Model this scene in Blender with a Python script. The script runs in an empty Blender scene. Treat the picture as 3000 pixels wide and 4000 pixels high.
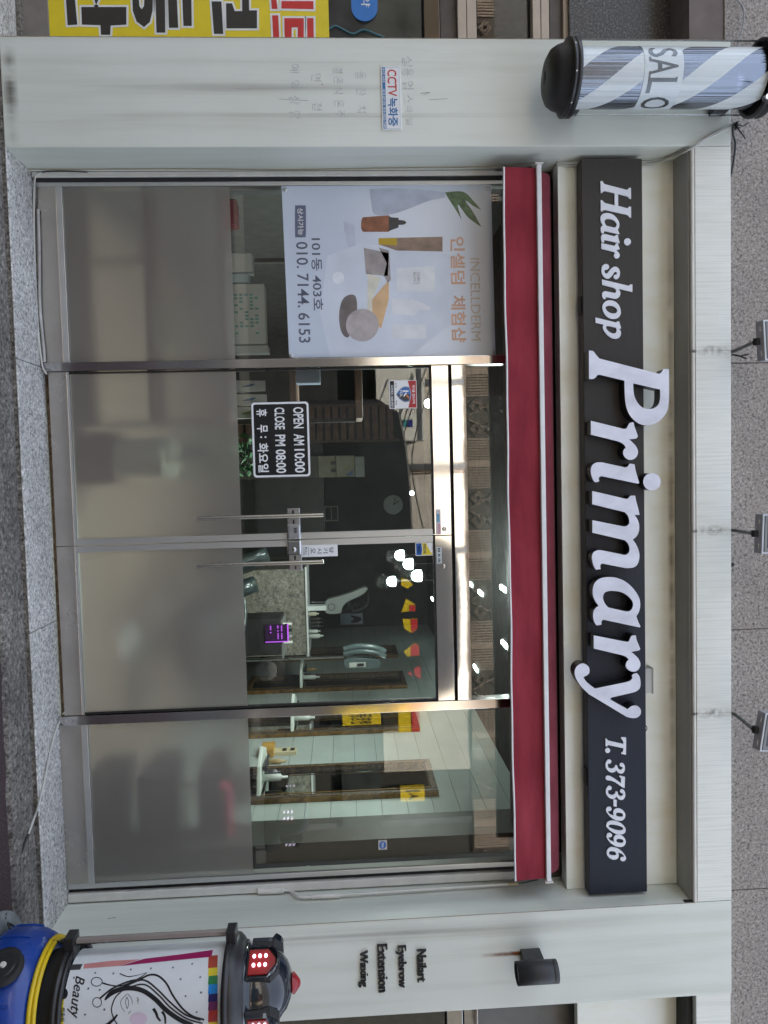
import bpy, bmesh, math, random
from mathutils import Vector, Matrix
random.seed(7)
S = bpy.context.scene
C = S.collection

# ------------------------------------------------------------------ camera
F, YAW, PIT, ROL = 2890.0, 0.0509, 0.0510, 0.0276
CAM = Vector((0.0, -4.0, 1.5))
def ray(xi, yi):
    # photograph pixel (3000 x 4000, photo lies on its side) -> world direction
    x = (yi - 2000) / F; z = (xi - 1500) / F; y = 1.0
    c, s = math.cos(ROL), math.sin(ROL); x, z = c*x + s*z, -s*x + c*z
    c, s = math.cos(PIT), math.sin(PIT); y, z = c*y - s*z, s*y + c*z
    c, s = math.cos(YAW), math.sin(YAW); x, y = c*x + s*y, -s*x + c*y
    return Vector((x, y, z))
def at(xi, yi, Y):
    r = ray(xi, yi); return CAM + r * ((Y - CAM.y) / r.y)
def at_x(xi, yi, X):
    r = ray(xi, yi); return CAM + r * ((X - CAM.x) / r.x)
def at_z(xi, yi, Z):
    r = ray(xi, yi); return CAM + r * ((Z - CAM.z) / r.z)
GL = 0.33
def across(xi, yi, Y):
    # place across the street whose mirror image in the shop glass is seen at that pixel
    p = at(xi, yi, 2*GL - Y); return Vector((p.x, Y, p.z))
fw = ray(1500, 2000).normalized()
up = (ray(1501, 2000) - ray(1500, 2000)).normalized()
rt = (ray(1500, 2001) - ray(1500, 2000)).normalized()
cam = bpy.data.objects.new('camera', bpy.data.cameras.new('camera'))
C.objects.link(cam)
m = Matrix((up, -rt, -fw)).transposed().to_4x4()
m.translation = CAM
cam.matrix_world = m
cam.data.sensor_fit = 'VERTICAL'; cam.data.sensor_height = 36; cam.data.sensor_width = 27
cam.data.lens = F / 4000 * 36
cam.data.clip_start = 0.05; cam.data.clip_end = 500
S.camera = cam

# ------------------------------------------------------------------ light
SUN_EL, SUN_AZ = math.radians(52), math.radians(-14)     # azimuth from +Y, towards +X
world = bpy.data.worlds.new("World"); S.world = world; world.use_nodes = True
wn = world.node_tree; wn.nodes.clear()
sky = wn.nodes.new('ShaderNodeTexSky'); sky.sky_type = 'NISHITA'; sky.sun_disc = False
sky.sun_elevation = SUN_EL; sky.sun_rotation = SUN_AZ; sky.altitude = 50; sky.dust_density = 1.5
bg = wn.nodes.new('ShaderNodeBackground'); bg.inputs[1].default_value = 0.15
wo = wn.nodes.new('ShaderNodeOutputWorld')
hz = wn.nodes.new('ShaderNodeHueSaturation'); hz.inputs['Saturation'].default_value = .50     # thin white haze high up
wn.links.new(sky.outputs[0], hz.inputs['Color']); wn.links.new(hz.outputs[0], bg.inputs[0]); wn.links.new(bg.outputs[0], wo.inputs[0])
sun = bpy.data.objects.new('sun', bpy.data.lights.new('sun', 'SUN')); C.objects.link(sun)
sun.data.energy = 4.5; sun.data.angle = math.radians(0.5); sun.data.color = (1.0, 0.93, 0.82)
sd = Vector((math.sin(SUN_AZ)*math.cos(SUN_EL), math.cos(SUN_AZ)*math.cos(SUN_EL), math.sin(SUN_EL)))
sun.rotation_euler = (-sd).to_track_quat('-Z', 'Y').to_euler(); sun.location = (0, 20, 30)
S.view_settings.view_transform = 'Standard'; S.view_settings.look = 'None'
S.view_settings.exposure = 2.2; S.view_settings.gamma = 1
S.cycles.use_denoising = True
S.cycles.max_bounces = 10; S.cycles.transparent_max_bounces = 24; S.cycles.transmission_bounces = 10
S.cycles.glossy_bounces = 6; S.cycles.sample_clamp_indirect = 6; S.cycles.caustics_reflective = False

# ------------------------------------------------------------------ materials
def _new(name):
    m = bpy.data.materials.new(name); m.use_nodes = True
    n = m.node_tree; n.nodes.clear()
    out = n.nodes.new('ShaderNodeOutputMaterial')
    return m, n, out
def _coord(n, stretch=(1, 1, 1)):
    t = n.nodes.new('ShaderNodeTexCoord'); mp = n.nodes.new('ShaderNodeMapping')
    mp.inputs['Scale'].default_value = stretch
    n.links.new(t.outputs['Object'], mp.inputs['Vector']); return mp.outputs[0]
def _noise(n, vec, scale, detail=3, rough=.55):
    x = n.nodes.new('ShaderNodeTexNoise'); x.inputs['Scale'].default_value = scale
    x.inputs['Detail'].default_value = detail; x.inputs['Roughness'].default_value = rough
    n.links.new(vec, x.inputs['Vector']); return x.outputs['Fac']
def _ramp(n, fac, stops):
    r = n.nodes.new('ShaderNodeValToRGB'); e = r.color_ramp.elements
    while len(e) < len(stops): e.new(.5)
    for el, (p, c) in zip(e, stops):
        el.position = p; el.color = (*c, 1) if len(c) == 3 else c
    n.links.new(fac, r.inputs[0]); return r.outputs[0]
def _mul(n, a, b, f=1.0):
    x = n.nodes.new('ShaderNodeMix'); x.data_type = 'RGBA'; x.blend_type = 'MULTIPLY'
    x.inputs[0].default_value = f
    n.links.new(a, x.inputs[6]); n.links.new(b, x.inputs[7]); return x.outputs[2]
def _bump(n, p, fac, strength, dist=.01):
    b = n.nodes.new('ShaderNodeBump'); b.inputs['Strength'].default_value = strength
    b.inputs['Distance'].default_value = dist
    n.links.new(fac, b.inputs['Height']); n.links.new(b.outputs[0], p.inputs['Normal'])
def M(name, col, rough=.5, metal=0.0, var=.08, scale=9, stretch=(1, 1, 1), bump=0, bscale=60, fine=0, spec=.5, emit=None, estr=0, coat=0):
    m, n, out = _new(name); p = n.nodes.new('ShaderNodeBsdfPrincipled')
    v = _coord(n, stretch)
    f = _noise(n, v, scale, 5)
    lo = tuple(max(0, c*(1-var*1.6)) for c in col); hi = tuple(min(1, c*(1+var)) for c in col)
    c = _ramp(n, f, [(.3, lo), (.7, hi)])
    if fine:
        g = _noise(n, v, 240, 2); c = _mul(n, c, _ramp(n, g, [(.3, (1-fine,)*3), (.7, (1, 1, 1))]))
    n.links.new(c, p.inputs['Base Color'])
    r = _ramp(n, f, [(.25, (min(1, rough*1.2),)*3), (.75, (rough*.85,)*3)])
    n.links.new(r, p.inputs['Roughness'])
    p.inputs['Metallic'].default_value = metal; p.inputs['Specular IOR Level'].default_value = spec
    p.inputs['Coat Weight'].default_value = coat
    if bump: _bump(n, p, _noise(n, v, bscale, 3), bump)
    if emit:
        p.inputs['Emission Color'].default_value = (*emit, 1); p.inputs['Emission Strength'].default_value = estr
    n.links.new(p.outputs[0], out.inputs[0]); return m
def granite(name, dark, mid, light, scale=90, rough=.6, tint=.12):
    m, n, out = _new(name); p = n.nodes.new('ShaderNodeBsdfPrincipled'); v = _coord(n)
    f = _noise(n, v, scale, 2.5, .7)
    c = _ramp(n, f, [(.36, dark), (.46, mid), (.54, mid), (.64, light)])
    g = _noise(n, v, scale*2.3, 2); c = _mul(n, c, _ramp(n, g, [(.32, (.6, .57, .55)), (.48, (1, 1, 1))]))
    h = _noise(n, v, 2.2, 4); c = _mul(n, c, _ramp(n, h, [(.3, (1-tint,)*3), (.7, (1, 1, 1))]))
    n.links.new(c, p.inputs['Base Color']); p.inputs['Roughness'].default_value = rough
    _bump(n, p, f, .25, .003)
    n.links.new(p.outputs[0], out.inputs[0]); return m
def panel(name, col, streak=(.70, .70, .675), stretch=(7, 7, .35), brush=None, rough=.42):
    # enamelled sheet with rain streaks running down it and, on the fascia, fine brush lines
    m, n, out = _new(name); p = n.nodes.new('ShaderNodeBsdfPrincipled')
    v = _coord(n, stretch)
    f = _noise(n, v, 1.6, 6, .6)
    c = _ramp(n, f, [(.30, tuple(a*b/.8 for a, b in zip(col, streak))), (.52, col), (.8, tuple(min(1, x*1.03) for x in col))])
    w = _noise(n, _coord(n), 1.1, 3); c = _mul(n, c, _ramp(n, w, [(.3, (.93, .93, .92)), (.65, (1, 1, 1))]))
    if brush:
        b = _noise(n, _coord(n, brush), 1, 2); c = _mul(n, c, _ramp(n, b, [(.38, (.89, .89, .89)), (.56, (1, 1, 1))]))
    s = _noise(n, _coord(n, (1, 1, 1)), 55, 2); c = _mul(n, c, _ramp(n, s, [(.2, (.82, .80, .77)), (.3, (1, 1, 1))]))
    n.links.new(c, p.inputs['Base Color']); p.inputs['Roughness'].default_value = rough
    _bump(n, p, _noise(n, _coord(n), 2.5, 2), .06, .02)
    n.links.new(p.outputs[0], out.inputs[0]); return m
def steel(name, col=(.62, .60, .58), rough=.12, bump=.25, stretch=(1, 1, 1), bscale=5, dist=.02):
    m, n, out = _new(name); p = n.nodes.new('ShaderNodeBsdfPrincipled'); v = _coord(n, stretch)
    f = _noise(n, v, 4, 4)
    n.links.new(_ramp(n, f, [(.3, tuple(c*.82 for c in col)), (.7, col)]), p.inputs['Base Color'])
    p.inputs['Metallic'].default_value = 1
    n.links.new(_ramp(n, f, [(.3, (rough*1.6,)*3), (.7, (rough,)*3)]), p.inputs['Roughness'])
    if bump: _bump(n, p, _noise(n, v, bscale, 2), bump, dist)
    n.links.new(p.outputs[0], out.inputs[0]); return m
def glass(name, tint=(.935, .955, .945), boost=1.5):
    m, n, out = _new(name)
    tr = n.nodes.new('ShaderNodeBsdfTransparent'); tr.inputs[0].default_value = (*tint, 1)
    gl = n.nodes.new('ShaderNodeBsdfGlossy'); gl.inputs['Roughness'].default_value = 0.0
    fr = n.nodes.new('ShaderNodeFresnel'); fr.inputs[0].default_value = 1.5
    mu = n.nodes.new('ShaderNodeMath'); mu.operation = 'MULTIPLY'; mu.inputs[1].default_value = boost; mu.use_clamp = True
    b = n.nodes.new('ShaderNodeBump'); b.inputs['Strength'].default_value = .018; b.inputs['Distance'].default_value = .004
    n.links.new(_noise(n, _coord(n), 3.0, 1), b.inputs['Height']); n.links.new(b.outputs[0], gl.inputs['Normal'])
    n.links.new(fr.outputs[0], mu.inputs[0])
    mx = n.nodes.new('ShaderNodeMixShader')
    n.links.new(mu.outputs[0], mx.inputs[0]); n.links.new(tr.outputs[0], mx.inputs[1]); n.links.new(gl.outputs[0], mx.inputs[2])
    n.links.new(mx.outputs[0], out.inputs[0]); return m
def frosted(name):
    m, n, out = _new(name)
    di = n.nodes.new('ShaderNodeBsdfDiffuse')
    f = _noise(n, _coord(n), 1.3, 4)
    n.links.new(_ramp(n, f, [(.3, (.48, .425, .37)), (.7, (.52, .485, .44))]), di.inputs[0])
    rf = n.nodes.new('ShaderNodeBsdfRefraction'); rf.inputs['IOR'].default_value = 1.18
    rf.inputs['Roughness'].default_value = .50; rf.inputs[0].default_value = (.9, .92, .92, 1)
    gs = n.nodes.new('ShaderNodeBsdfGlossy'); gs.inputs['Roughness'].default_value = .38
    gs.inputs[0].default_value = (.8, .8, .8, 1)
    m1 = n.nodes.new('ShaderNodeMixShader'); m1.inputs[0].default_value = .80
    n.links.new(di.outputs[0], m1.inputs[1]); n.links.new(rf.outputs[0], m1.inputs[2])
    m2 = n.nodes.new('ShaderNodeMixShader'); m2.inputs[0].default_value = .05
    n.links.new(m1.outputs[0], m2.inputs[1]); n.links.new(gs.outputs[0], m2.inputs[2])
    n.links.new(m2.outputs[0], out.inputs[0]); return m
def clear_plastic(name, k=.12, tint=(.97, .98, .98)):
    m, n, out = _new(name)
    tr = n.nodes.new('ShaderNodeBsdfTransparent'); tr.inputs[0].default_value = (*tint, 1)
    gl = n.nodes.new('ShaderNodeBsdfGlossy'); gl.inputs['Roughness'].default_value = .03
    lw = n.nodes.new('ShaderNodeLayerWeight'); lw.inputs[0].default_value = k
    mx = n.nodes.new('ShaderNodeMixShader')
    f = _noise(n, _coord(n, (40, 40, 1)), 1, 2)
    mm = n.nodes.new('ShaderNodeMath'); mm.operation = 'MULTIPLY'
    n.links.new(lw.outputs['Fresnel'], mm.inputs[0]); n.links.new(_ramp(n, f, [(.3, (.5,)*3), (.7, (1.3,)*3)]), mm.inputs[1])
    n.links.new(mm.outputs[0], mx.inputs[0]); n.links.new(tr.outputs[0], mx.inputs[1]); n.links.new(gl.outputs[0], mx.inputs[2])
    n.links.new(mx.outputs[0], out.inputs[0]); return m
def stain_mat(name, col, strength=.8, stretch=(6, 6, 6), fade='edge'):
    # dirt or rust that thins out towards its edges (Generated 0..1 over the stain's own mesh)
    m, n, out = _new(name)
    t = n.nodes.new('ShaderNodeTexCoord'); sp = n.nodes.new('ShaderNodeSeparateXYZ')
    n.links.new(t.outputs['Generated'], sp.inputs[0])
    def hump(o):
        a = n.nodes.new('ShaderNodeMapRange'); a.inputs[1].default_value = 0; a.inputs[2].default_value = .5
        b = n.nodes.new('ShaderNodeMath'); b.operation = 'PINGPONG'; b.inputs[1].default_value = .5
        n.links.new(o, b.inputs[0]); n.links.new(b.outputs[0], a.inputs[0]); return a.outputs[0]
    def mul(a, b):
        x = n.nodes.new('ShaderNodeMath'); x.operation = 'MULTIPLY'; n.links.new(a, x.inputs[0])
        if isinstance(b, float): x.inputs[1].default_value = b
        else: n.links.new(b, x.inputs[1])
        return x.outputs[0]
    h = hump(sp.outputs['X'])
    if fade == 'down': k = mul(h, sp.outputs['Z'])       # strongest at the top, fades downwards
    else: k = mul(h, hump(sp.outputs['Z']))
    f = _noise(n, _coord(n, stretch), 1, 4)
    k = mul(mul(k, _ramp(n, f, [(.35, (0, 0, 0)), (.65, (1, 1, 1))])), float(strength))
    di = n.nodes.new('ShaderNodeBsdfDiffuse'); di.inputs[0].default_value = (*col, 1)
    tr = n.nodes.new('ShaderNodeBsdfTransparent'); mx = n.nodes.new('ShaderNodeMixShader')
    n.links.new(k, mx.inputs[0]); n.links.new(tr.outputs[0], mx.inputs[1]); n.links.new(di.outputs[0], mx.inputs[2])
    n.links.new(mx.outputs[0], out.inputs[0]); return m
def glow(name, col, s):
    m, n, out = _new(name); e = n.nodes.new('ShaderNodeEmission')
    f = _noise(n, _coord(n), 3, 1)
    n.links.new(_ramp(n, f, [(.2, tuple(c*.94 for c in col)), (.8, col)]), e.inputs[0]); e.inputs[1].default_value = s
    n.links.new(e.outputs[0], out.inputs[0]); return m

white_panel = panel('white_panel', (.665, .69, .63))
fascia_panel = panel('fascia_panel', (.76, .765, .70), streak=(.73, .73, .71), stretch=(1.5, 1.5, .6), brush=(85, 85, 1.6))
cream_panel = panel('cream_panel', (.88, .90, .83), streak=(.74, .72, .65), stretch=(3, 3, 1.2))
soffit_grey = M('soffit_grey', (.40, .40, .38), .6, var=.05, scale=3)
upper_granite = granite('pinkish_granite', (.115, .10, .088), (.295, .262, .232), (.43, .395, .355), 66, .7, .18)
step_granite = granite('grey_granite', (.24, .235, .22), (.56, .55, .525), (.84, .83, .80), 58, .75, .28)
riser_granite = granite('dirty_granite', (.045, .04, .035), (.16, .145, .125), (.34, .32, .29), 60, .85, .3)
kerb_stone = granite('kerb_stone', (.07, .062, .055), (.20, .185, .165), (.37, .35, .325), 44, .9, .55)
dark_granite = granite('dark_granite', (.02, .019, .018), (.06, .056, .053), (.20, .19, .18), 80, .35)
asphalt = granite('maroon_asphalt', (.018, .011, .012), (.055, .034, .036), (.12, .085, .085), 110, .9, .2)
road_mat = granite('grey_asphalt', (.04, .04, .04), (.07, .07, .068), (.11, .11, .105), 70, .9, .2)
steel_dull = steel('dull_stainless', (.66, .62, .57), .24, .025, bscale=8)
steel_mirror = steel('mirror_stainless', (.68, .68, .68), .05, .05, stretch=(1, 1, .6), bscale=4, dist=.010)
steel_post = steel('post_stainless', (.64, .62, .61), .09, .03, stretch=(1, 1, .4), bscale=5)
steel_wave = steel('wavy_stainless', (.68, .68, .69), .025, .015, stretch=(2, 1, 2), bscale=5, dist=.004)
alu = M('aluminium', (.62, .63, .62), .38, .75, .07, 6, (1, 1, .1))
chrome = steel('chrome', (.78, .78, .78), .06, .02)
rail_steel = steel('handle_steel', (.66, .64, .60), .16, .04)
clear = glass('window_glass')
film = frosted('frosted_film')
black_paint = M('black_paint', (.018, .018, .02), .38, var=.2)
black_matte = M('black_matte', (.012, .012, .012), .7, var=.2)
white_paint = M('white_paint', (.74, .75, .75), .45, var=.05)
offwhite = M('offwhite_plastic', (.66, .65, .60), .45, var=.06)
pale_cable = M('pale_cable', (.50, .50, .47), .5, var=.08)
dark_cable = M('dark_cable', (.02, .02, .022), .5)
wire_grey = M('grey_wire', (.25, .26, .27), .5)
stain_dirt = stain_mat('dirt_stain', (.10, .075, .05), .55, (8, 8, 2))
stain_rust = stain_mat('rust_stain', (.30, .09, .015), 1.0, (20, 20, 12), 'down')
stain_dark = stain_mat('dark_stain', (.06, .04, .03), .9, (60, 60, 60))
stain_joint = stain_mat('joint_stain', (.40, .38, .36), .45, (25, 25, 25))
stain_tan = stain_mat('tan_stain', (.50, .44, .33), .4, (5, 5, .8))
stain_grey = stain_mat('grey_streak', (.44, .42, .38), .28, (30, 30, .35))

# ------------------------------------------------------------------ mesh helpers
ORG = {}
class MB:
    def __init__(s): s.v = []; s.f = []; s.m = []; s.sm = []
    def add(s, vs, fs, m=0, sm=False):
        o = len(s.v); s.v += [Vector(v) for v in vs]
        for f in fs: s.f.append([i+o for i in f]); s.m.append(m); s.sm.append(sm)
        return s
    def box(s, a, b, m=0):
        x0, x1 = sorted((a[0], b[0])); y0, y1 = sorted((a[1], b[1])); z0, z1 = sorted((a[2], b[2]))
        return s.add([(x0,y0,z0),(x1,y0,z0),(x1,y1,z0),(x0,y1,z0),(x0,y0,z1),(x1,y0,z1),(x1,y1,z1),(x0,y1,z1)],
              [(0,3,2,1),(4,5,6,7),(0,1,5,4),(1,2,6,5),(2,3,7,6),(3,0,4,7)], m)
    def prism(s, pts, y0, y1, m=0):
        # outline given as (x, z), front at y0, back at y1
        a = sum(pts[i][0]*pts[(i+1) % len(pts)][1] - pts[(i+1) % len(pts)][0]*pts[i][1] for i in range(len(pts)))
        if a < 0: pts = pts[::-1]
        n = len(pts)
        return s.add([(p[0], y0, p[1]) for p in pts] + [(p[0], y1, p[1]) for p in pts],
              [list(range(n)), list(range(2*n-1, n-1, -1))] + [(i, n+i, n+(i+1) % n, (i+1) % n) for i in range(n)], m)
    def slab(s, quad, t, m=0):
        # a quad given its corners (4 points), thickened by vector t
        t = Vector(t); q = [Vector(p) for p in quad]
        return s.add(q + [p+t for p in q], [(0,1,2,3),(7,6,5,4),(0,4,5,1),(1,5,6,2),(2,6,7,3),(3,7,4,0)], m)
    def tube(s, pts, r, n=10, m=0):
        pts = [Vector(p) for p in pts]; vs = []; fs = []
        rr = r if isinstance(r, (list, tuple)) else [r]*len(pts)
        ref = None
        for i, p in enumerate(pts):
            d = (pts[min(i+1, len(pts)-1)] - pts[max(i-1, 0)]).normalized()
            if ref is None: ref = d.orthogonal().normalized()
            a = (ref - d*ref.dot(d)).normalized(); ref = a; b = d.cross(a)
            for k in range(n):
                t = 2*math.pi*k/n; vs.append(p + (a*math.cos(t) + b*math.sin(t))*rr[i])
        for i in range(len(pts)-1):
            for k in range(n): fs.append((i*n+k, i*n+(k+1) % n, (i+1)*n+(k+1) % n, (i+1)*n+k))
        s.add(vs, fs, m, True)
        s.add(vs[:n], [list(range(n-1, -1, -1))], m); s.add(vs[-n:], [list(range(n))], m); return s
    def lathe(s, prof, c, n=32, m=0, axis='z', a0=0, a1=2*math.pi, sm=True):
        # prof: (radius, height) from bottom to top round an axis through c
        c = Vector(c); full = abs(a1-a0-2*math.pi) < 1e-6; k = n if full else n+1; vs = []; fs = []
        for r, h in prof:
            for i in range(k):
                t = a0 + (a1-a0)*i/n; x, y = r*math.cos(t), r*math.sin(t)
                vs.append(c + (Vector((x, y, h)) if axis == 'z' else Vector((x, -h, y)) if axis == 'y' else Vector((h, x, y))))
        for j in range(len(prof)-1):
            for i in range(n):
                i2 = (i+1) % k; fs.append((j*k+i, j*k+i2, (j+1)*k+i2, (j+1)*k+i))
        return s.add(vs, fs, m, sm)
    def ball(s, c, r, m=0, n=16, squash=(1, 1, 1)):
        vs = []; fs = []; h = n//2
        for j in range(h+1):
            p = math.pi*j/h - math.pi/2
            for i in range(n):
                t = 2*math.pi*i/n
                vs.append((c[0]+r*squash[0]*math.cos(p)*math.cos(t), c[1]+r*squash[1]*math.cos(p)*math.sin(t), c[2]+r*squash[2]*math.sin(p)))
        for j in range(h):
            for i in range(n): fs.append((j*n+i, j*n+(i+1) % n, (j+1)*n+(i+1) % n, (j+1)*n+i))
        return s.add(vs, fs, m, True)
    def mesh(s, me, mat, m=0):
        vs = [mat @ v.co for v in me.vertices]; return s.add(vs, [list(p.vertices) for p in me.polygons], m)
    def text(s, body, a, b, y, depth=.0008, m=0, bold=0, shear=0):
        # lettering stretched over the box from corner a to corner b, given as (x, z)
        me = text_mesh(body, bold, shear)
        xs = [v.co.x for v in me.vertices]; zs = [v.co.y for v in me.vertices]
        x0, x1, z0, z1 = min(xs), max(xs), min(zs), max(zs)
        sx = (b[0]-a[0])/(x1-x0); sz = (b[1]-a[1])/(z1-z0)
        vs = [(a[0]+(v.co.x-x0)*sx, y - (depth if v.co.z > 0 else 0), a[1]+(v.co.y-z0)*sz) for v in me.vertices]
        s.add(vs, [list(p.vertices) for p in me.polygons], m); bpy.data.meshes.remove(me); return s
    def build(s, name, mats, parent=None, bevel=0, seg=2):
        if not isinstance(mats, (list, tuple)): mats = [mats]
        me = bpy.data.meshes.new(name)
        if parent is not None: o0 = ORG[parent.name]
        else:
            xs = [v.x for v in s.v]; ys = [v.y for v in s.v]; zs = [v.z for v in s.v]
            o0 = Vector(((min(xs)+max(xs))/2, (min(ys)+max(ys))/2, min(zs)))
        me.from_pydata([v-o0 for v in s.v], [], s.f)
        for mt in mats: me.materials.append(mt)
        for p, mi, sm in zip(me.polygons, s.m, s.sm): p.material_index = mi; p.use_smooth = sm
        me.update()
        ob = bpy.data.objects.new(name, me); C.objects.link(ob)
        if parent is not None: ob.parent = parent
        else: ob.location = o0
        ORG[ob.name] = o0
        if bevel:
            bv = ob.modifiers.new('edges', 'BEVEL'); bv.width = bevel; bv.segments = seg; bv.limit_method = 'ANGLE'; bv.angle_limit = .7
        return ob
def text_mesh(body, bold=0, shear=0):
    cu = bpy.data.curves.new('text', 'FONT'); cu.body = body; cu.size = 1; cu.offset = bold; cu.shear = shear
    cu.extrude = .02; cu.resolution_u = 3; cu.align_x = 'LEFT'
    ob = bpy.data.objects.new('text', cu); C.objects.link(ob)
    me = bpy.data.meshes.new_from_object(ob.evaluated_get(bpy.context.evaluated_depsgraph_get()))
    bpy.data.objects.remove(ob); bpy.data.curves.remove(cu); return me
def shape_mesh(loops, offset=0):
    # filled flat shape with holes from closed loops of (x, z); lies in the x-y plane, extruded a little
    cu = bpy.data.curves.new('shape', 'CURVE'); cu.dimensions = '2D'; cu.fill_mode = 'BOTH'; cu.extrude = .5; cu.offset = offset
    for lp in loops:
        sp = cu.splines.new('POLY'); sp.points.add(len(lp)-1)
        for p, q in zip(sp.points, lp): p.co = (q[0], q[1], 0, 1)
        sp.use_cyclic_u = True
    ob = bpy.data.objects.new('shape', cu); C.objects.link(ob)
    me = bpy.data.meshes.new_from_object(ob.evaluated_get(bpy.context.evaluated_depsgraph_get()))
    bpy.data.objects.remove(ob); bpy.data.curves.remove(cu); return me
def add_shape(mb, loops, y0, y1, m_face=0, m_side=0, offset=0):
    me = shape_mesh(loops, offset); vs = [(v.co.x, y0 if v.co.z > 0 else y1, v.co.y) for v in me.vertices]
    o = len(mb.v); mb.v += [Vector(v) for v in vs]
    for p in me.polygons:
        mb.f.append([i+o for i in p.vertices]); mb.m.append(m_face if abs(p.normal.z) > .7 else m_side); mb.sm.append(False)
    bpy.data.meshes.remove(me); return mb
def smooth(pts, n=6):
    # closed outline; points with a third value are corners, the rest is rounded (Catmull-Rom)
    N = len(pts); out = []
    for i in range(N):
        p1, p2 = pts[i], pts[(i+1) % N]; p0, p3 = pts[i-1], pts[(i+2) % N]
        c1, c2 = len(p1) > 2, len(p2) > 2
        out.append(p1[:2])
        if c1 and c2: continue
        a = p1 if c1 else p0; d = p2 if c2 else p3
        for k in range(1, n):
            t = k/n
            out.append(tuple(.5*((2*p1[j]) + (-a[j]+p2[j])*t + (2*a[j]-5*p1[j]+4*p2[j]-d[j])*t*t + (-a[j]+3*p1[j]-3*p2[j]+d[j])*t**3) for j in (0, 1)))
    return out
def arc(cx, cy, r, n=24, r2=None):
    return [(cx+r*math.cos(2*math.pi*i/n), cy+(r2 or r)*math.sin(2*math.pi*i/n)) for i in range(n)]
def flat(pts, Y):
    return [(lambda p: (p.x, p.z))(at(p[0], p[1], Y)) for p in pts]
def spline(pts, n=8):
    out = []
    for i in range(len(pts)-1):
        p0, p1, p2, p3 = [Vector(pts[max(0, min(len(pts)-1, k))]) for k in (i-1, i, i+1, i+2)]
        for k in range(n):
            t = k/n; out.append(.5*(2*p1 + (p2-p0)*t + (2*p0-5*p1+4*p2-p3)*t*t + (3*p1-p0-3*p2+p3)*t**3))
    return out + [Vector(pts[-1])]
def tag(o, label=None, cat=None, group=None, kind=None):
    if label: o['label'] = label
    if cat: o['category'] = cat
    if group: o['group'] = group
    if kind: o['kind'] = kind
    return o
def thing(name, label, cat, loc, group=None):
    o = bpy.data.objects.new(name, None); C.objects.link(o); o.location = loc; o.empty_display_size = .1
    ORG[o.name] = Vector(loc); return tag(o, label, cat, group)
def structure(o): return tag(o, kind='structure')

# ------------------------------------------------------------------ ground
XL0, XL, XR, XR1 = -2.288, -1.73, 2.472, at(1863, 3945, 0).x
ZT, ZB = 3.636, 3.424
structure(MB().box((-70, -70, -.9), (70, 70, -.262)).build('ground', road_mat))
structure(MB().box((-12, -2.6, -.2615), (12, -.12, -.252)).build('pavement', asphalt))
kb = MB(); n = 150                                    # kerb with a crumbled outer edge
xs = [-9 + 18*i/n for i in range(n+1)]
ye = [-.235 + .012*math.sin(x*2.1) + random.uniform(-.012, .012) for x in xs]
for i in range(n):
    a, b, c, d = xs[i], xs[i+1], ye[i], ye[i+1]
    kb.add([(a, c-.012, -.2605), (b, d-.012, -.2605), (b, d, -.231), (a, c, -.231), (b, .02, -.229), (a, .02, -.229)], [(0, 1, 2, 3), (3, 2, 4, 5)])
structure(kb.build('kerb', kerb_stone))
st = thing('granite_step', 'grey granite doorstep running along the foot of the glass shopfront', 'step', (0, .1, -.24))
for a, b in ((-2.6, -.655), (-.652, .80), (.803, 2.6)):
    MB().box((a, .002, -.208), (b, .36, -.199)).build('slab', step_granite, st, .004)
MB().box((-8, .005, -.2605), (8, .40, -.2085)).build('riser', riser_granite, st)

# ------------------------------------------------------------------ the shop building
B = thing('shop_building', 'white panelled hair shop front with glass doors under a granite upper storey', 'building', (0, .2, -.2))
MB().box((XL0, 0, -.206), (XL, .44, ZT)).build('pillar', white_panel, B, .004)
MB().box((XR+.009, 0, -.206), (XR1, .44, ZT)).build('pillar', white_panel, B, .004)
fa = MB().box((XL+.003, 0, ZB+.012), (XR+.006, .06, ZT)).build('fascia', fascia_panel, B, .003)
MB().tube([(XL+.003, .012, ZB+.002), (XR+.006, .012, ZB+.002)], .012).build('fascia_lip', offwhite, fa)
for yi in (1371, 2073, 2787):                          # joints of the fascia sheets
    x = at(2770, yi, 0).x
    MB().box((x-.0012, -.0006, ZB+.013), (x+.0012, .01, ZT-.001)).build('joint', M('joint_dirt', (.45, .43, .40), .8), fa)
    MB().box((x-.035, -.0011, ZB+.013), (x+.035, -.0008, ZT-.002)).build('dirt_streak', stain_joint, fa)
    MB().box((x-.012, -.0018, ZB-.02), (x+.012, -.0014, ZB+.02)).build('dirt_streak', stain_dark, fa)
x = XR+.0075
MB().box((x-.002, .004, ZB-.06), (x+.001, .03, ZT)).build('joint', black_matte, fa)
x = XL+.0015
MB().box((x-.0012, .001, ZB), (x+.0012, .03, ZT)).build('joint', M('joint_grey', (.5, .5, .49), .8), fa)
MB().box((XL, .062, 3.408), (XR+.006, .21, 3.44)).build('soffit', soffit_grey, B)
MB().box((XL, .025, 3.408), (XR+.006, .061, ZB+.01)).build('soffit', soffit_grey, B)
cp = MB().box((XL, .20, 2.742), (XR+.006, .30, 3.407)).build('sign_recess', cream_panel, B)
MB().box((XL, .1985, 3.36), (XR, .1995, 3.408)).build('dirt_streak', stain_tan, cp)
MB().box((XL, .335, 2.50), (XR+.006, .60, 2.741)).build('lintel', M('brown_lintel', (.055, .042, .035), .6, var=.25), B)
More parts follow.
